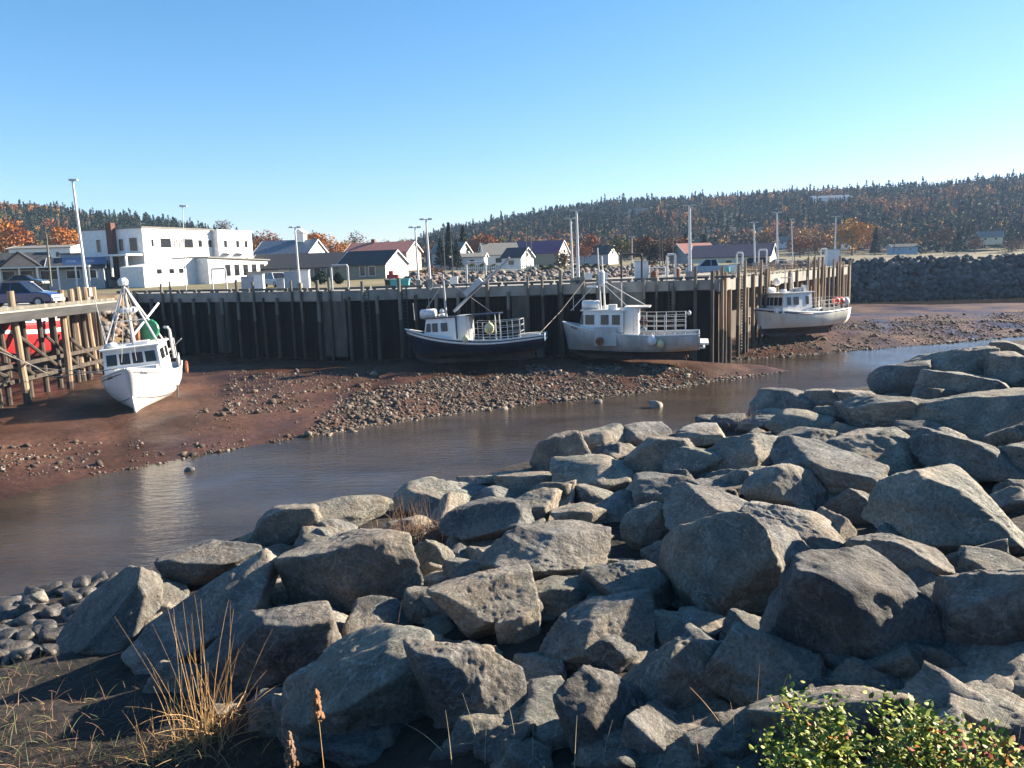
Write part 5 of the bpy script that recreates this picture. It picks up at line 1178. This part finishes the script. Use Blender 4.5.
car('parked_car', 'pale blue car parked beyond the second white hand hoop', B(776, 269, 124), R(165), M['carblue'], 'car', 'car')

# ================================================================== THINGS ON THE WHARF
def bit(name, label, cat, loc, m, fn, rz=0., group=None):
    b = MB(); fn(b); o = b.build(name, m); o.location = loc; o.rotation_euler = (0, 0, rz); return tag(o, label, cat, group)
def bxs(w, d, h): return lambda b: b.box((0, 0, h / 2), (w, d, h))
def cabinet(label, loc, w, h, m, rz=0.):
    r = thing('cabinet', label, 'cabinet', loc, rz); b = MB(); b.box((0, 0, h / 2), (w, w * .6, h)); b.build('body', m, r); b = MB(); b.box((0, -w * .3 - .02, h / 2), (w * .8, .04, h * .85)); b.build('door', m, r); b = MB(); b.box((0, 0, h + .04), (w + .1, w * .6 + .1, .08)); b.build('lid', M['metal'], r); return r
cabinet('grey service cabinet on the quay left of the silver hatchback', dk(250, 84), 1.3, 1.5, M['greysiding']); cabinet('white service cabinet beside the silver hatchback, taller than the grey one', dk(260, 84), 1.1, 1.7, M['white'])
cabinet('white upright cabinet right of the lamp post before the motel', dk(307, 80.5), .8, 2.0, M['white']); cabinet('grey wide cabinet left of the lamp post before the motel', dk(295, 81), 1.6, 1.9, M['greysiding'])
cabinet('low blue-grey cabinet at the foot of the tower end annex', dk(282, 83), .8, 1.2, M['greysiding'])
cabinet('white tall cabinet at the wharf tip behind the cream boat', dk(831, 116), 1.8, 2.6, M['white'])
cabinet('white box cabinet behind the fender posts right of the corner', dk(733.5, 93), .8, 1.2, M['white'])
cabinet('left of two white pedestals on the deck behind the twin-mast boat', dk(638, 80), .6, 1.9, M['white']); cabinet('right of two white pedestals on the deck behind the twin-mast boat', dk(645, 80), .6, 1.9, M['white'])
def tub(label, loc, m, l=1.6, rz=0.):
    r = thing('fish_tub', label, 'tub', loc, rz); b = MB(); b.prism([(-l / 2 + .08, .1), (l / 2 - .08, .1), (l / 2, .85), (-l / 2, .85)], -.5, .5, 'y'); b.build('body', m, r); b = MB(); b.box((0, 0, .9), (l + .08, 1.08, .1)); b.build('lid', m, r)
    for x in (-l / 3, l / 3): b = MB(); b.box((x, 0, .05), (.2, .9, .1)); b.build('foot', m, r)
tub('turquoise insulated fish tub on the quay edge', dk(401, 77), M['teal'], 1.8); tub('small dark tub left of the turquoise one', dk(391, 78), M['cardark'], .9)
car_red = bit('machine', 'small red machine on the lawn before the window-filled gable', 'machine', B(393, 281, 100), M['redpaint'], lambda b: (b.box((0, 0, .55), (1.4, .8, .5)), b.box((-.2, 0, 1.0), (.5, .6, .5)), b.lathe([(.1, -.1), (.3, -.1), (.3, .1), (.1, .1)], (-.45, -.45, .3), 12, mtx=Matrix.Rotation(math.pi / 2, 4, 'X')), b.lathe([(.1, -.1), (.3, -.1), (.3, .1), (.1, .1)], (.45, -.45, .3), 12, mtx=Matrix.Rotation(math.pi / 2, 4, 'X'))))
def trap(loc, rz):
    def f(b):
        for x in (-.5, 0, .5): b.path([(x, -.28, 0), (x, -.28, .25), (x, -.15, .4), (x, .15, .4), (x, .28, .25), (x, .28, 0)], .03, 4)
        for y, z in ((-.28, .02), (.28, .02), (-.28, .22), (.28, .22), (0, .41), (-.14, .36), (.14, .36)): b.box((0, y, z), (1.05, .04, .03))
        b.box((0, 0, .02), (1.05, .56, .03))
    return bit('lobster_trap', 'slatted wooden lobster trap stacked on the wharf arm right of the corner', 'lobster trap', loc, M['trapwood'], f, rz, 'lobster traps on the wharf arm')
for k in range(34):
    s = random.uniform(.12, .8); c = W2 + (W3 - W2) * s - offs(W2, W3, random.uniform(1.2, 5.0)); lay = random.choice([0, 0, 1, 2])
    trap((c[0], c[1], D + .02 + lay * .43), random.uniform(0, 3.1))
    for q in range(lay): trap((c[0] + random.uniform(-.05, .05), c[1], D + .02 + q * .43), random.uniform(0, 3.1))
def stack_frame(label, px, Y, h, m, w=1.6):
    def f(b):
        for x in (-w / 2, w / 2):
            for y in (-.4, .4): b.tube((x, y, 0), (x, y, h), .05, n=6)
        for z in (.4, h * .6, h - .05): b.box((0, 0, z), (w + .1, .9, .07))
    return bit('rack', label, 'rack', dk(px, Y), m, f)
stack_frame('white work rack on the deck left of the white hand hoop', 658, 80, 1.3, M['white']); stack_frame('white low rack behind the cream shed side posts', 784, 106, 1.4, M['white'], 2.2); stack_frame('grey rack on the wharf arm near its tip', 800, 110, 1.3, M['metal'], 2.4)
bit('barrel', 'rusty brown barrel on the deck behind the twin-mast boat', 'barrel', dk(654, 79), M['rust'], lambda b: b.lathe([(.28, 0), (.3, .05), (.31, .45), (.3, .9), (.28, .92)], (0, 0, 0), 14))
bit('barrel', 'second brown barrel right of the white hand hoop', 'barrel', dk(677, 79), M['rust'], lambda b: b.lathe([(.28, 0), (.3, .05), (.31, .5), (.3, 1.1), (.28, 1.12)], (0, 0, 0), 14))
bit('barrel', 'pale green barrel among posts right of the corner', 'barrel', dk(727, 92), M['teal'], lambda b: b.lathe([(.28, 0), (.3, .05), (.31, .45), (.3, .9), (.28, .92)], (0, 0, 0), 14))
bit('float', 'white round float hanging over the wharf arm edge', 'float', (*(W2 + (W3 - W2) * .30 + offs(W2, W3, .75)), D - .8), M['white'], lambda b: b.ball((0, 0, 0), .45))
for px, Y, lb in ((455, 84, 'stack of white crates left of the raised navy boat boom'), (588, 82, 'low stack of white crates behind the twin masts'), (604, 81, 'pair of white crates right of the twin masts'), (766, 102, 'stack of white crates beneath the second white hoop')):
    bit('crate_stack', lb, 'crates', dk(px, Y), M['white'], lambda b: [b.box((random.uniform(-.05, .05), 0, .15 + k * .3), (.8, .5, .28)) for k in range(3)])
# railings: pale posts with a bar behind the navy boat (park fence)
fn = thing('fence', 'white picket fence along the lawn before the white cottage', 'fence', B(500, 272.5, 128)); b_ = MB()
for k in range(40): b_.box((-6 + k * .31, 0, .55), (.12, .05, 1.1))
b_.build('pickets', M['white'], fn); b_ = MB(); b_.box((0, .05, .8), (12.4, .05, .1)); b_.box((0, .05, .3), (12.4, .05, .1)); b_.build('rail', M['white'], fn)
fn = thing('fence', 'pale board fence beside the motel carport', 'fence', B(268, 282, 118)); b_ = MB()
for k in range(24): b_.box((-2.9 + k * .25, 0, .8), (.23, .05, 1.6))
b_.build('boards', M['pinktan'], fn)
for px, py, Y, w, lb in ((321, 284, 112, 2.6, 'round dark shrub before the motel windows'), (340, 284, 110, 1.9, 'smaller round shrub right of the round dark one')):
    pass

# ================================================================== VEGETATION
M['leaf'] = mat('autumn_leaf', (.8, .8, .8), (1.15, 1.15, 1.15), 3, .8, attr='tint', spec=.15)
def cards(C, size, rg, tint, aspect=1., up=.0):
    """leaf-sized quads at centres C."""
    n = len(C); a = rg.normal(size=(n, 3)); a /= np.linalg.norm(a, axis=1)[:, None]; t = rg.normal(size=(n, 3)); b = np.cross(a, t); b /= np.linalg.norm(b, axis=1)[:, None]; c = np.cross(a, b)
    s = (size * rg.uniform(.6, 1.4, n))[:, None]; b = b * s; c = c * s * aspect
    V = np.stack([C - b, C - c * .8, C + b, C + c * .8], 1).reshape(-1, 3); Fq = np.arange(n * 4).reshape(-1, 4)
    return V, Fq, np.repeat(tint, 4, 0)
def decid(name, label, base, H, Wd, cols, seed, n=1500, cat='tree', group=None, bare=.0, lf=None, trunk=.22):
    rg = np.random.default_rng(seed); r = thing(name, label, cat, base, 0, group); b = MB(); th = H * trunk
    b.path([(0, 0, -.6), (rg.uniform(-.2, .2), 0, th), (rg.uniform(-.3, .3), 0, H * .62)], [H * .028, H * .022, H * .008], 7); tips = []
    for k in range(9):
        z = th * rg.uniform(.8, 1.9); a = k * 2.4; e = np.array([math.cos(a) * Wd * .36, math.sin(a) * Wd * .36, z + H * rg.uniform(.2, .42)]); b.path([(0, 0, z), tuple(e * np.array([.5, .5, .9]) + np.array([0, 0, z * .05])), tuple(e)], [H * .012, H * .008, H * .003], 5); tips.append(e)
    b.build('trunk', M['bark'], r)
    K = 22; cc = rg.normal(size=(K, 3)); cc /= np.linalg.norm(cc, axis=1)[:, None]; cc *= rg.uniform(.35, .85, (K, 1)); cen = np.array([0, 0, th + (H - th) * .52]); ax = np.array([Wd / 2, Wd / 2, (H - th) / 2]); cc = cen + cc * ax
    k = rg.integers(0, K, n); rad = rg.uniform(.18, .34, K)[k][:, None] * Wd; d = rg.normal(size=(n, 3)); d /= np.linalg.norm(d, axis=1)[:, None]; C = cc[k] + d * rad * rg.uniform(.5, 1.0, (n, 1)) ** .5 * np.array([1, 1, .8])
    C[:, 2] = np.maximum(C[:, 2], th * .6)
    cl = np.array(cols); tint = cl[rg.integers(0, len(cl), K)][k] * rg.uniform(.75, 1.25, (n, 1))
    V, Fq, T = cards(C, np.full(n, lf or H * .035), rg, tint); np_mesh('crown', V, Fq, M['leaf'], False, T, r); return r
ORG = [(.36, .13, .025), (.42, .17, .03), (.30, .10, .025)]; RUST = [(.24, .075, .025), (.19, .07, .03), (.28, .11, .04)]; GOLD = [(.48, .25, .035), (.42, .2, .03), (.36, .18, .04)]; BARE = [(.16, .12, .10), (.2, .15, .12)]; OLIVE = [(.1, .1, .03), (.14, .12, .035)]; DKG = [(.018, .032, .018), (.026, .04, .02), (.014, .025, .016)]; RUSTY = [(.17, .09, .05), (.2, .11, .055), (.14, .08, .05)]
def conif_geo(rg, H, Wd, n):
    f = rg.uniform(0, 1, n) ** .75; z = H * (.08 + .92 * (1 - f)); z = H * (.1 + .9 * rg.uniform(0, 1, n) ** 1.25); f = 1 - (z - H * .1) / (H * .9); lay = .65 + .35 * np.abs(np.sin(z / H * 34)); rr = Wd / 2 * (f ** .85) * lay * rg.uniform(.35, 1.05, n); a = rg.uniform(0, 6.283, n)
    return np.stack([np.cos(a) * rr, np.sin(a) * rr, z - rr * .25], 1)
def conif(name, label, base, H, Wd, seed, n=900, group=None):
    rg = np.random.default_rng(seed); r = thing(name, label, 'tree', base, 0, group); b = MB(); b.tube((0, 0, -.6), (0, 0, H * .97), H * .02, H * .003, 7); b.build('trunk', M['bark'], r)
    C = conif_geo(rg, H, Wd, n); V, Fq, T = cards(C, np.full(n, H * .032), rg, np.array(DKG)[rg.integers(0, 3, n)] * rg.uniform(.7, 1.3, (n, 1))); np_mesh('crown', V, Fq, M['leaf'], False, T, r); return r
def T_(px, pyb, pyt, wpx, Y): p = at_y(px, pyb, Y); return (p.x, p.y, p.z), at_y(px, pyt, Y).z - p.z, wpx * Y / F
for px, pb, pt_, w, Y, cols, lb, nm in (
 (12, 262, 222, 40, 200, ORG, 'big orange tree at the far left edge above the restaurant', 'maple_tree'), (66, 262, 228, 36, 200, ORG, 'orange tree between utility pole and hotel', 'maple_tree'), (30, 262, 227, 18, 205, RUSTY, 'thin brown tree between the two left orange trees', 'birch_tree'),
 (265, 256, 234, 34, 230, RUST, 'rust-orange tree just right of the hotel tower', 'maple_tree'), (318, 258, 233, 26, 210, ORG, 'brightest orange maple behind the motel roof', 'maple_tree'), (333, 259, 241, 20, 205, ORG, 'smaller orange maple right of the brightest maple', 'maple_tree'), (305, 258, 236, 18, 215, RUST, 'rust maple left of the brightest maple behind the motel', 'maple_tree'),
 (345, 259, 240, 20, 215, GOLD, 'golden tree behind the motel roof ridge', 'maple_tree'), (225, 240, 220, 16, 300, BARE, 'bare grey tree above the hotel roof', 'bare_tree'), (357, 258, 233, 22, 240, BARE, 'bare leafless tree left of the faded red roof', 'bare_tree'),
 (372, 258, 243, 22, 240, RUSTY, 'rusty low tree behind the faded red roof', 'maple_tree'), (405, 258, 243, 26, 240, OLIVE, 'olive tree right of the faded red roof', 'olive_green_tree'), (388, 256, 242, 18, 260, OLIVE, 'dark olive tree farther back above the faded red roof', 'olive_green_tree'),
 (432, 266, 243, 20, 220, RUSTY, 'brown tree left of the dark spruces', 'maple_tree'), (485, 262, 235, 28, 230, RUST, 'wide rust tree behind the white steep-roofed house', 'maple_tree'), (499, 262, 236, 18, 235, OLIVE, 'olive tree at the left end of the purple roof', 'olive_green_tree'),
 (590, 255, 233, 16, 240, RUST, 'red-orange tree right of the white hall gable', 'maple_tree'), (585, 260, 246, 16, 215, RUST, 'low rust tree below the red-orange one', 'maple_tree'), (565, 274, 251, 18, 150, RUSTY, 'small leafless brown tree before the hall gable', 'bare_tree'),
 (620, 262, 238, 22, 210, OLIVE, 'yellow-green tree left of the twin-headed street light', 'olive_green_tree'), (642, 268, 236, 26, 190, RUSTY, 'brown-purple tree behind the twin-headed street light', 'maple_tree'), (664, 268, 238, 26, 190, RUSTY, 'bushy tan tree behind the thin masts', 'maple_tree'), (681, 266, 238, 18, 195, RUSTY, 'tan tree left of the thick white lamp post', 'maple_tree'),
 (852, 254, 221, 36, 300, GOLD, 'big golden tree beyond the tip of the wharf', 'maple_tree'), (800, 256, 236, 26, 290, RUST, 'reddish tree between the two tall right lamp posts', 'maple_tree'), (815, 256, 236, 22, 310, RUSTY, 'brown tree right of the reddish tree near the wharf tip', 'maple_tree'), (766, 252, 232, 22, 300, RUSTY, 'tan tree above the cream shed gable', 'maple_tree'),
 (944, 252, 226, 18, 330, RUSTY, 'pale brown birch at the field edge near the cream cottage', 'birch_tree'), (975, 252, 238, 16, 330, RUSTY, 'low brown shrub tree left of the cream cottage', 'shrub_tree'), (1012, 253, 240, 24, 340, RUSTY, 'low brown shrub tree right of the cream cottage', 'shrub_tree')):
    base, H, Wd = T_(px, pb, pt_, w, Y); decid(nm, lb, base, H, Wd, cols, px, 520 if cols is BARE else (1700 if w > 22 else 1100), lf=.24 if cols is BARE else None)
for px, pb, pt_, w, Y, lb in ((450, 268, 223, 16, 190, 'tallest dark spruce behind the bare masts'), (464, 266, 226, 18, 200, 'second dark spruce right of the tallest'), (441, 266, 238, 16, 195, 'shorter spruce left of the tallest spruce'), (457, 268, 240, 16, 185, 'bushy low spruce between two tall ones'), (433, 264, 247, 12, 210, 'smallest spruce left of the bare masts'),
     (592, 246, 222, 8, 420, 'single pointed spruce behind the purple roof'), (652, 268, 242, 20, 200, 'dark spruce behind the white pedestals'), (685, 262, 234, 14, 230, 'dark spruce just left of the thick white lamp post'), (704, 262, 235, 16, 240, 'dark spruce just right of the thick white lamp post'), (875, 254, 228, 12, 310, 'dark pointed spruce right of the big golden tree'), (957, 252, 230, 14, 335, 'dark spruce left of the cream cottage')):
    base, H, Wd = T_(px, pb, pt_, w, Y); conif('spruce_tree', lb, base, H, Wd, px, 1300)
def shrub(label, base, w, h, cols, seed, n=700, cat='shrub', d=None):
    rg = np.random.default_rng(seed); r = thing('shrub', label, cat, base); b = MB()
    for k in range(5): b.tube((0, 0, -.2), (rg.uniform(-w / 4, w / 4), rg.uniform(-.2, .2), h * .6), .03, .01, 5)
    b.build('stem', M['bark'], r); q = rg.normal(size=(n, 3)); q /= np.linalg.norm(q, axis=1)[:, None]; C = q * rg.uniform(.6, 1, (n, 1)) * np.array([w / 2, (d or w) / 2, h / 2]) + np.array([0, 0, h / 2])
    C[:, 2] *= 1 + .2 * np.sin(C[:, 0] * 3 + seed); V, Fq, T = cards(C, np.full(n, .13), rg, np.array(cols)[rg.integers(0, len(cols), n)] * rg.uniform(.7, 1.3, (n, 1))); np_mesh('foliage', V, Fq, M['leaf'], False, T, r)
shrub('round dark shrub before the motel windows', B(320.5, 284, 112), 2.4, 1.6, DKG, 1); shrub('smaller round shrub right of the round dark one', B(339, 284, 110), 1.3, 1.3, DKG, 2); shrub('clipped dark hedge below the tan hall', B(542, 272, 150), 6.5, 1.2, OLIVE, 3, 1500, 'hedge', 1.2); shrub('dark hedge before the dark-roofed white-gabled house', B(590, 271, 155), 8, 1.3, DKG, 4, 1500, 'hedge', 1.4); shrub('rusty hedge row left of the white cottage', B(480, 271.5, 150), 8, 1.3, OLIVE, 6, 1500, 'hedge', 1.4)
shrub('brown bush at the quay before the white pedestals', B(650, 273, 130), 3, 1.6, RUSTY, 7); shrub('low brown bush left of the lawn by the grey bungalow', B(432, 276, 125), 4, 1.4, RUSTY, 8)
# ---- the wooded hills: one mass of trees each
def wood(label, n, region, seed, decf):
    rg = np.random.default_rng(seed); P = []
    while len(P) < n:
        u = rg.uniform(region[0], region[1], 4000); y = region[2] + (region[3] - region[2]) * rg.uniform(0, 1, 4000) ** .85; x = (u - 512) / F * y
        P += list(np.stack([x, y], 1))
    P = np.array(P[:n]); z = land_np(P); kx = P[:, 0] / P[:, 1] * F + 512
    ok = z > 9.2 if region[2] > 300 else z > 10; ok |= rg.uniform(0, 1, n) < .1
    for hx, hw, hY in HILLH: ok &= ~((np.abs(kx - hx) < hw * .62 + 1.5) & (P[:, 1] < hY + 8) & (P[:, 1] > hY - 36))
    P, z, kx = P[ok], z[ok], kx[ok]; n = len(P)
    nv = vnoise(np.column_stack([P[:, 0] * .018, P[:, 1] * .012, P[:, 0] * 0]), seed) + .6 * vnoise(np.column_stack([P[:, 0] * .05, P[:, 1] * .04, P[:, 0] * 0]), seed + 9); pr = decf(P, z, kx, nv, rg); dec = rg.uniform(0, 1, n) < pr
    protoC = [conif_geo(np.random.default_rng(seed * 3 + k), 1., .42, 80) for k in range(8)]; protoD = []
    for k in range(8):
        r2 = np.random.default_rng(seed * 5 + k); cc = r2.normal(size=(7, 3)) * np.array([.16, .16, .15]) + np.array([0, 0, .6]); q = r2.normal(size=(80, 3)); q /= np.linalg.norm(q, axis=1)[:, None]; protoD.append(cc[r2.integers(0, 7, 80)] + q * .17)
    H = np.where(dec, rg.uniform(6, 9, n), rg.uniform(6.5, 11.5, n)) * (.62 if region[2] < 300 else 1.); tall = rg.uniform(0, 1, n) < .06; H = H * np.where(tall & ~dec, 1.3, 1)
    C = np.where(dec[:, None, None], np.stack(protoD)[rg.integers(0, 8, n)], np.stack(protoC)[rg.integers(0, 8, n)]); a = rg.uniform(0, 6.28, n); ca, sa = np.cos(a)[:, None], np.sin(a)[:, None]
    C = np.stack([C[:, :, 0] * ca - C[:, :, 1] * sa, C[:, :, 0] * sa + C[:, :, 1] * ca, C[:, :, 2]], 2) * H[:, None, None]; C[:, :, :2] *= rg.uniform(.8, 1.25, n)[:, None, None]; C += np.stack([P[:, 0], P[:, 1], z - .3], 1)[:, None, :]
    cd = np.array(RUST[:1] + RUSTY + OLIVE + OLIVE + BARE + GOLD[:1]); hot = vnoise(np.column_stack([P[:, 0] * .03, P[:, 1] * .02, P[:, 0] * 0]), seed + 50) > .25; hot |= pr > .7
    td = np.where(hot[:, None], np.array(ORG + GOLD + RUSTY)[rg.integers(0, 9, n)], cd[rg.integers(0, len(cd), n)]) * .9; tc_ = np.array(DKG)[rg.integers(0, 3, n)]; tint = np.where(dec[:, None], td, tc_) * rg.uniform(.7, 1.3, (n, 1)); m = C.shape[1]
    tt = np.repeat(tint, m, 0) * rg.uniform(.8, 1.2, (n * m, 1)); V, Fq, T = cards(C.reshape(-1, 3), np.repeat(H * np.where(dec, .075, .06), m), rg, tt)
    o = np_mesh('hill_forest', V, Fq, M['leaf'], False, T); tag(o, label, 'forest', kind='stuff')
def decR(P, z, kx, nv, rg):
    p = .05 + .9 * np.clip(nv - .2, 0, 1); p += np.where(z < 24, .22, 0); px_, py_ = kx, 262 - .03 * (kx - 512) - (z + 5 - EYE) / P[:, 1] * F
    for cx, cy, sx, sy in ((665, 214, 28, 7), (870, 204, 55, 6), (720, 206, 20, 6), (960, 197, 40, 5), (830, 195, 20, 5), (800, 236, 45, 8), (850, 240, 25, 8), (900, 212, 40, 5)): p += .8 * np.exp(-((px_ - cx) / sx) ** 2 - ((py_ - cy) / sy) ** 2)
    p -= np.where(py_ < 192, .25, 0)
    return np.clip(p, .06, .92)
wood('dark spruce wood with rust and orange patches covering the right hill', 8200, (395, 1120, 345, 850), 3, decR)
wood('dark evergreen wood on the low hill behind the hotel', 2600, (-140, 400, 235, 480), 4, lambda P, z, kx, nv, rg: np.clip(.18 + .35 * nv + .5 * (z > 40) + .3 * (kx > 250), .05, .9))

# ================================================================== FOREGROUND PLANTS
M['straw'] = mat('dry_straw', (.30, .17, .06), (.55, .36, .16), 6, .7)
M['palestraw'] = mat('pale_dead_grass', (.40, .33, .2), (.6, .5, .33), 6, .7)
M['greenblade'] = mat('green_blade', (.06, .09, .02), (.12, .15, .04), 6, .6)
def blade(b, p, a, lean, L, w, curl=.5, n=7, m=0):
    """a curved tapering blade: two crossed narrow strips so it has body from every side."""
    P = []; d = Vector((math.cos(a), math.sin(a), 0)); p = Vector(p); ang = lean
    for k in range(n + 1):
        P.append(p.copy()); p = p + (d * math.sin(ang) + Vector((0, 0, 1)) * math.cos(ang)) * (L / n); ang += curl / n
    b.path(P, [w * (1 - .8 * k / n) for k in range(n + 1)], 4, m)
    return P
def tuft(name, label, base, rg, stems, leaves, mats, H=1.3, spread=.3, cat='grass tuft'):
    r = thing(name, label, cat, base); b = MB()
    for k in range(stems): blade(b, (rg.gauss(0, spread * .45), rg.gauss(0, spread * .45), -.12), rg.uniform(0, 6.28), abs(rg.gauss(.16, .14)), H * rg.uniform(.55, 1.12), rg.uniform(.0032, .006), rg.uniform(0, .35))
    b.build('stem', mats[0], r); b = MB()
    for k in range(leaves): blade(b, (rg.gauss(0, spread * .5), rg.gauss(0, spread * .5), -.12), rg.uniform(0, 6.28), rg.uniform(.3, 1.0), H * rg.uniform(.25, .62), rg.uniform(.004, .0085), rg.uniform(.4, 1.5))
    b.build('foliage', mats[1], r); return r
rg = random.Random(4)
def gp(px, py):
    p, t = hit_bank(px, py); return Vector((p.x, p.y, bank(p.x, p.y)))
tuft('grass_tuft', 'tall tuft of golden dry grass in the lower left corner among the rocks', gp(205, 742), rg, 40, 60, (M['straw'], M['straw']), 1.65, .42)
tuft('grass_tuft', 'smaller straw tuft at the left foot of the tall golden grass', gp(165, 760), rg, 10, 34, (M['straw'], M['straw']), .9, .3)
tuft('grass_tuft', 'short green-bladed tuft inside the base of the tall golden grass', gp(195, 756), rg, 4, 40, (M['greenblade'], M['greenblade']), .55, .25)
def clump_at(label, px, py, dist, rgs, H, n, mats, spread):
    p = at_dist(px, py, dist); return tuft('grass_clump', label, p, rgs, n // 4, n, mats, H, spread)
p, t = hit_bank(420, 545); M['thatch'] = mat('brown_thatch', (.16, .09, .055), (.30, .19, .12), 8, .9)
tuft('grass_clump', 'matted clump of reddish dry grass lying on the rocks mid slope', (p.x, p.y, p.z + .25), rg, 60, 320, (M['thatch'], M['thatch']), .8, .75)
p, t = hit_bank(745, 428); tuft('grass_clump', 'small patch of dry grass between crest stones by the river', (p.x, p.y, p.z + .3), rg, 10, 90, (M['thatch'], M['thatch']), .5, .6)
p, t = hit_bank(370, 655); tuft('grass_clump', 'thin dry grass in the gap right of the cream-crowned boulder', (p.x, p.y, p.z), rg, 24, 90, (M['thatch'], M['straw']), .7, .5)
tuft('grass_tuft', 'sparse dry stems at the bottom edge below the tall dark boulder', gp(520, 762), rg, 12, 16, (M['palestraw'], M['palestraw']), .75, .7)
tuft('grass_tuft', 'few dry stems between the pale rounded boulder and the bush', gp(745, 764), rg, 10, 14, (M['straw'], M['straw']), .8, .4)
tuft('grass_tuft', 'sparse dry stems right of the leafy bush in the corner', gp(990, 764), rg, 14, 16, (M['palestraw'], M['straw']), .75, .4)
def seedhead(label, px, py, dist, hh, w, m):
    c = at_dist(px, py, dist); zb = bank(c.x, c.y); r = thing('dried_plant', label, 'dried plant', (c.x, c.y, zb)); b = MB(); top = c.z - zb; b.path([(0, 0, -.1), (.02, 0, top * .5), (0, 0, top + hh * .4)], [.007, .005, .003], 5); b.build('stem', M['straw'], r); b = MB(); q = random.Random(px)
    for k in range(90):
        f = q.random(); rr = w / 2 * (1 - f * .75) * q.uniform(.4, 1); a = q.uniform(0, 6.28); b.ball((math.cos(a) * rr, math.sin(a) * rr, top - hh / 2 + f * hh), w * .16, 5, sz=1.3)
    b.build('seed_head', m, r)
seedhead('pale tan seed head at the bottom edge left of centre', 290, 752, 5.6, .24, .085, M['thatch']); seedhead('reddish-brown seed head standing in front of the huge dark boulder', 317, 706, 6.2, .22, .085, mat('brown_seed', (.25, .12, .06), (.36, .2, .1), 20, .9))
# short grass and weeds on the shaded bank
pts = []; b_ = MB(); rg2 = random.Random(21)
while len(pts) < 560:
    px, py = rg2.uniform(-10, 300), rg2.uniform(655, 790)
    if py < 668 + max(0, (px - 60)) * .25: continue
    p = gp(px, py); pts.append(p); blade(b_, (p.x, p.y, p.z - .04), rg2.uniform(0, 6.28), rg2.uniform(.2, 1.1), rg2.uniform(.15, .42), rg2.uniform(.003, .006), rg2.uniform(.3, 1.2), 4, rg2.choice([0, 0, 1]))
o = b_.build('grass', [M['thatch'], M['greenblade']]); tag(o, 'thin dry and green grass on the shaded bank at the lower left', 'grass', kind='stuff')
# leafy bush, lower right
M['bushleaf'] = mat('glossy_bush_leaf', (.75, .75, .75), (1.1, 1.1, 1.1), 8, .5, attr='tint', spec=.2)
def bush(label, px, py, dist, w, h, n, seed, cols, orange=0):
    rg = np.random.default_rng(seed); c = at_dist(px, py, dist); zb = bank(c.x, c.y); r = thing('bush', label, 'bush', (c.x, c.y, zb)); top = c.z - zb; b = MB(); tips = []; q = random.Random(seed)
    for k in range(34):
        e = Vector((q.uniform(-w / 2, w / 2), q.uniform(-.3, .3), top + h * q.uniform(-.5, .5) * (1 - .0))); e.z -= abs(e.x / (w / 2)) ** 2 * h * .3; s = Vector((e.x * .35, e.y * .3, -.1)); mid = (s + e) / 2 + Vector((q.uniform(-.05, .05), q.uniform(-.05, .05), .05)); b.path([s, mid, e], [.008, .006, .003], 5); tips.append((s, mid, e))
    b.build('stem', M['bark'], r); per = n // 34; V = []; Fq = []; T = []
    for s, mid, e in tips:
        for k in range(per):
            f = q.uniform(.35, 1.05); p = mid + (e - mid) * ((f - .5) * 2) if f > .5 else s + (mid - s) * f * 2
            p = p + Vector((q.gauss(0, .045), q.gauss(0, .045), q.gauss(0, .03))); a = q.uniform(0, 6.28); tl = q.uniform(-.2, .9); d = Vector((math.cos(a) * math.cos(tl), math.sin(a) * math.cos(tl), math.sin(tl))); sd = d.cross(Vector((q.gauss(0, .4), q.gauss(0, .4), 1))).normalized(); nn = sd.cross(d); L = q.uniform(.024, .046); wd = L * .3; o_ = len(V)
            V += [p, p + d * L * .35 + sd * wd - nn * wd * .3, p + d * L * .72 + sd * wd * .75 - nn * wd * .3, p + d * L, p + d * L * .72 - sd * wd * .75 - nn * wd * .3, p + d * L * .35 - sd * wd - nn * wd * .3, p + d * L * .55]
            Fq += [(o_, o_ + 1, o_ + 6, o_ + 5), (o_ + 1, o_ + 2, o_ + 3, o_ + 6), (o_ + 6, o_ + 3, o_ + 4, o_ + 5)]
            cl = np.array(q.choice(cols)) * q.uniform(.7, 1.3)
            if orange and q.random() < orange: cl = np.array(q.choice([(.45, .16, .02), (.3, .06, .03), (.42, .27, .03)]))
            T += [cl] * 7
    np_mesh('foliage', np.array([tuple(v) for v in V]), np.array(Fq), M['bushleaf'], False, np.array(T), r)
BG = [(.17, .24, .03), (.25, .30, .04), (.11, .16, .025), (.32, .34, .05)]
bush('leafy green bush with small glossy leaves at the bottom right', 868, 745, 5.0, 1.1, .56, 8200, 5, BG, .04)
bush('low yellowing bush with orange leaves right of the leafy green one', 970, 762, 4.8, .7, .34, 2400, 6, BG, .25)

# ---- thin autumn haze over the whole place
b_ = MB(); b_.box((100, 640, 75), (1900, 1500, 156)); hz = b_.build('haze', []); tag(hz, 'thin bluish autumn haze over the harbour and hills', kind='stuff')
hm = bpy.data.materials.new('haze_air'); hm.use_nodes = True; t = hm.node_tree; t.nodes.remove(t.nodes['Principled BSDF']); pv = t.nodes.new('ShaderNodeVolumePrincipled')
pv.inputs['Color'].default_value = (.45, .68, 1, 1); pv.inputs['Density'].default_value = .00018; pv.inputs['Anisotropy'].default_value = .0
t.links.new(pv.outputs[0], t.nodes['Material Output'].inputs['Volume']); hz.data.materials.append(hm)
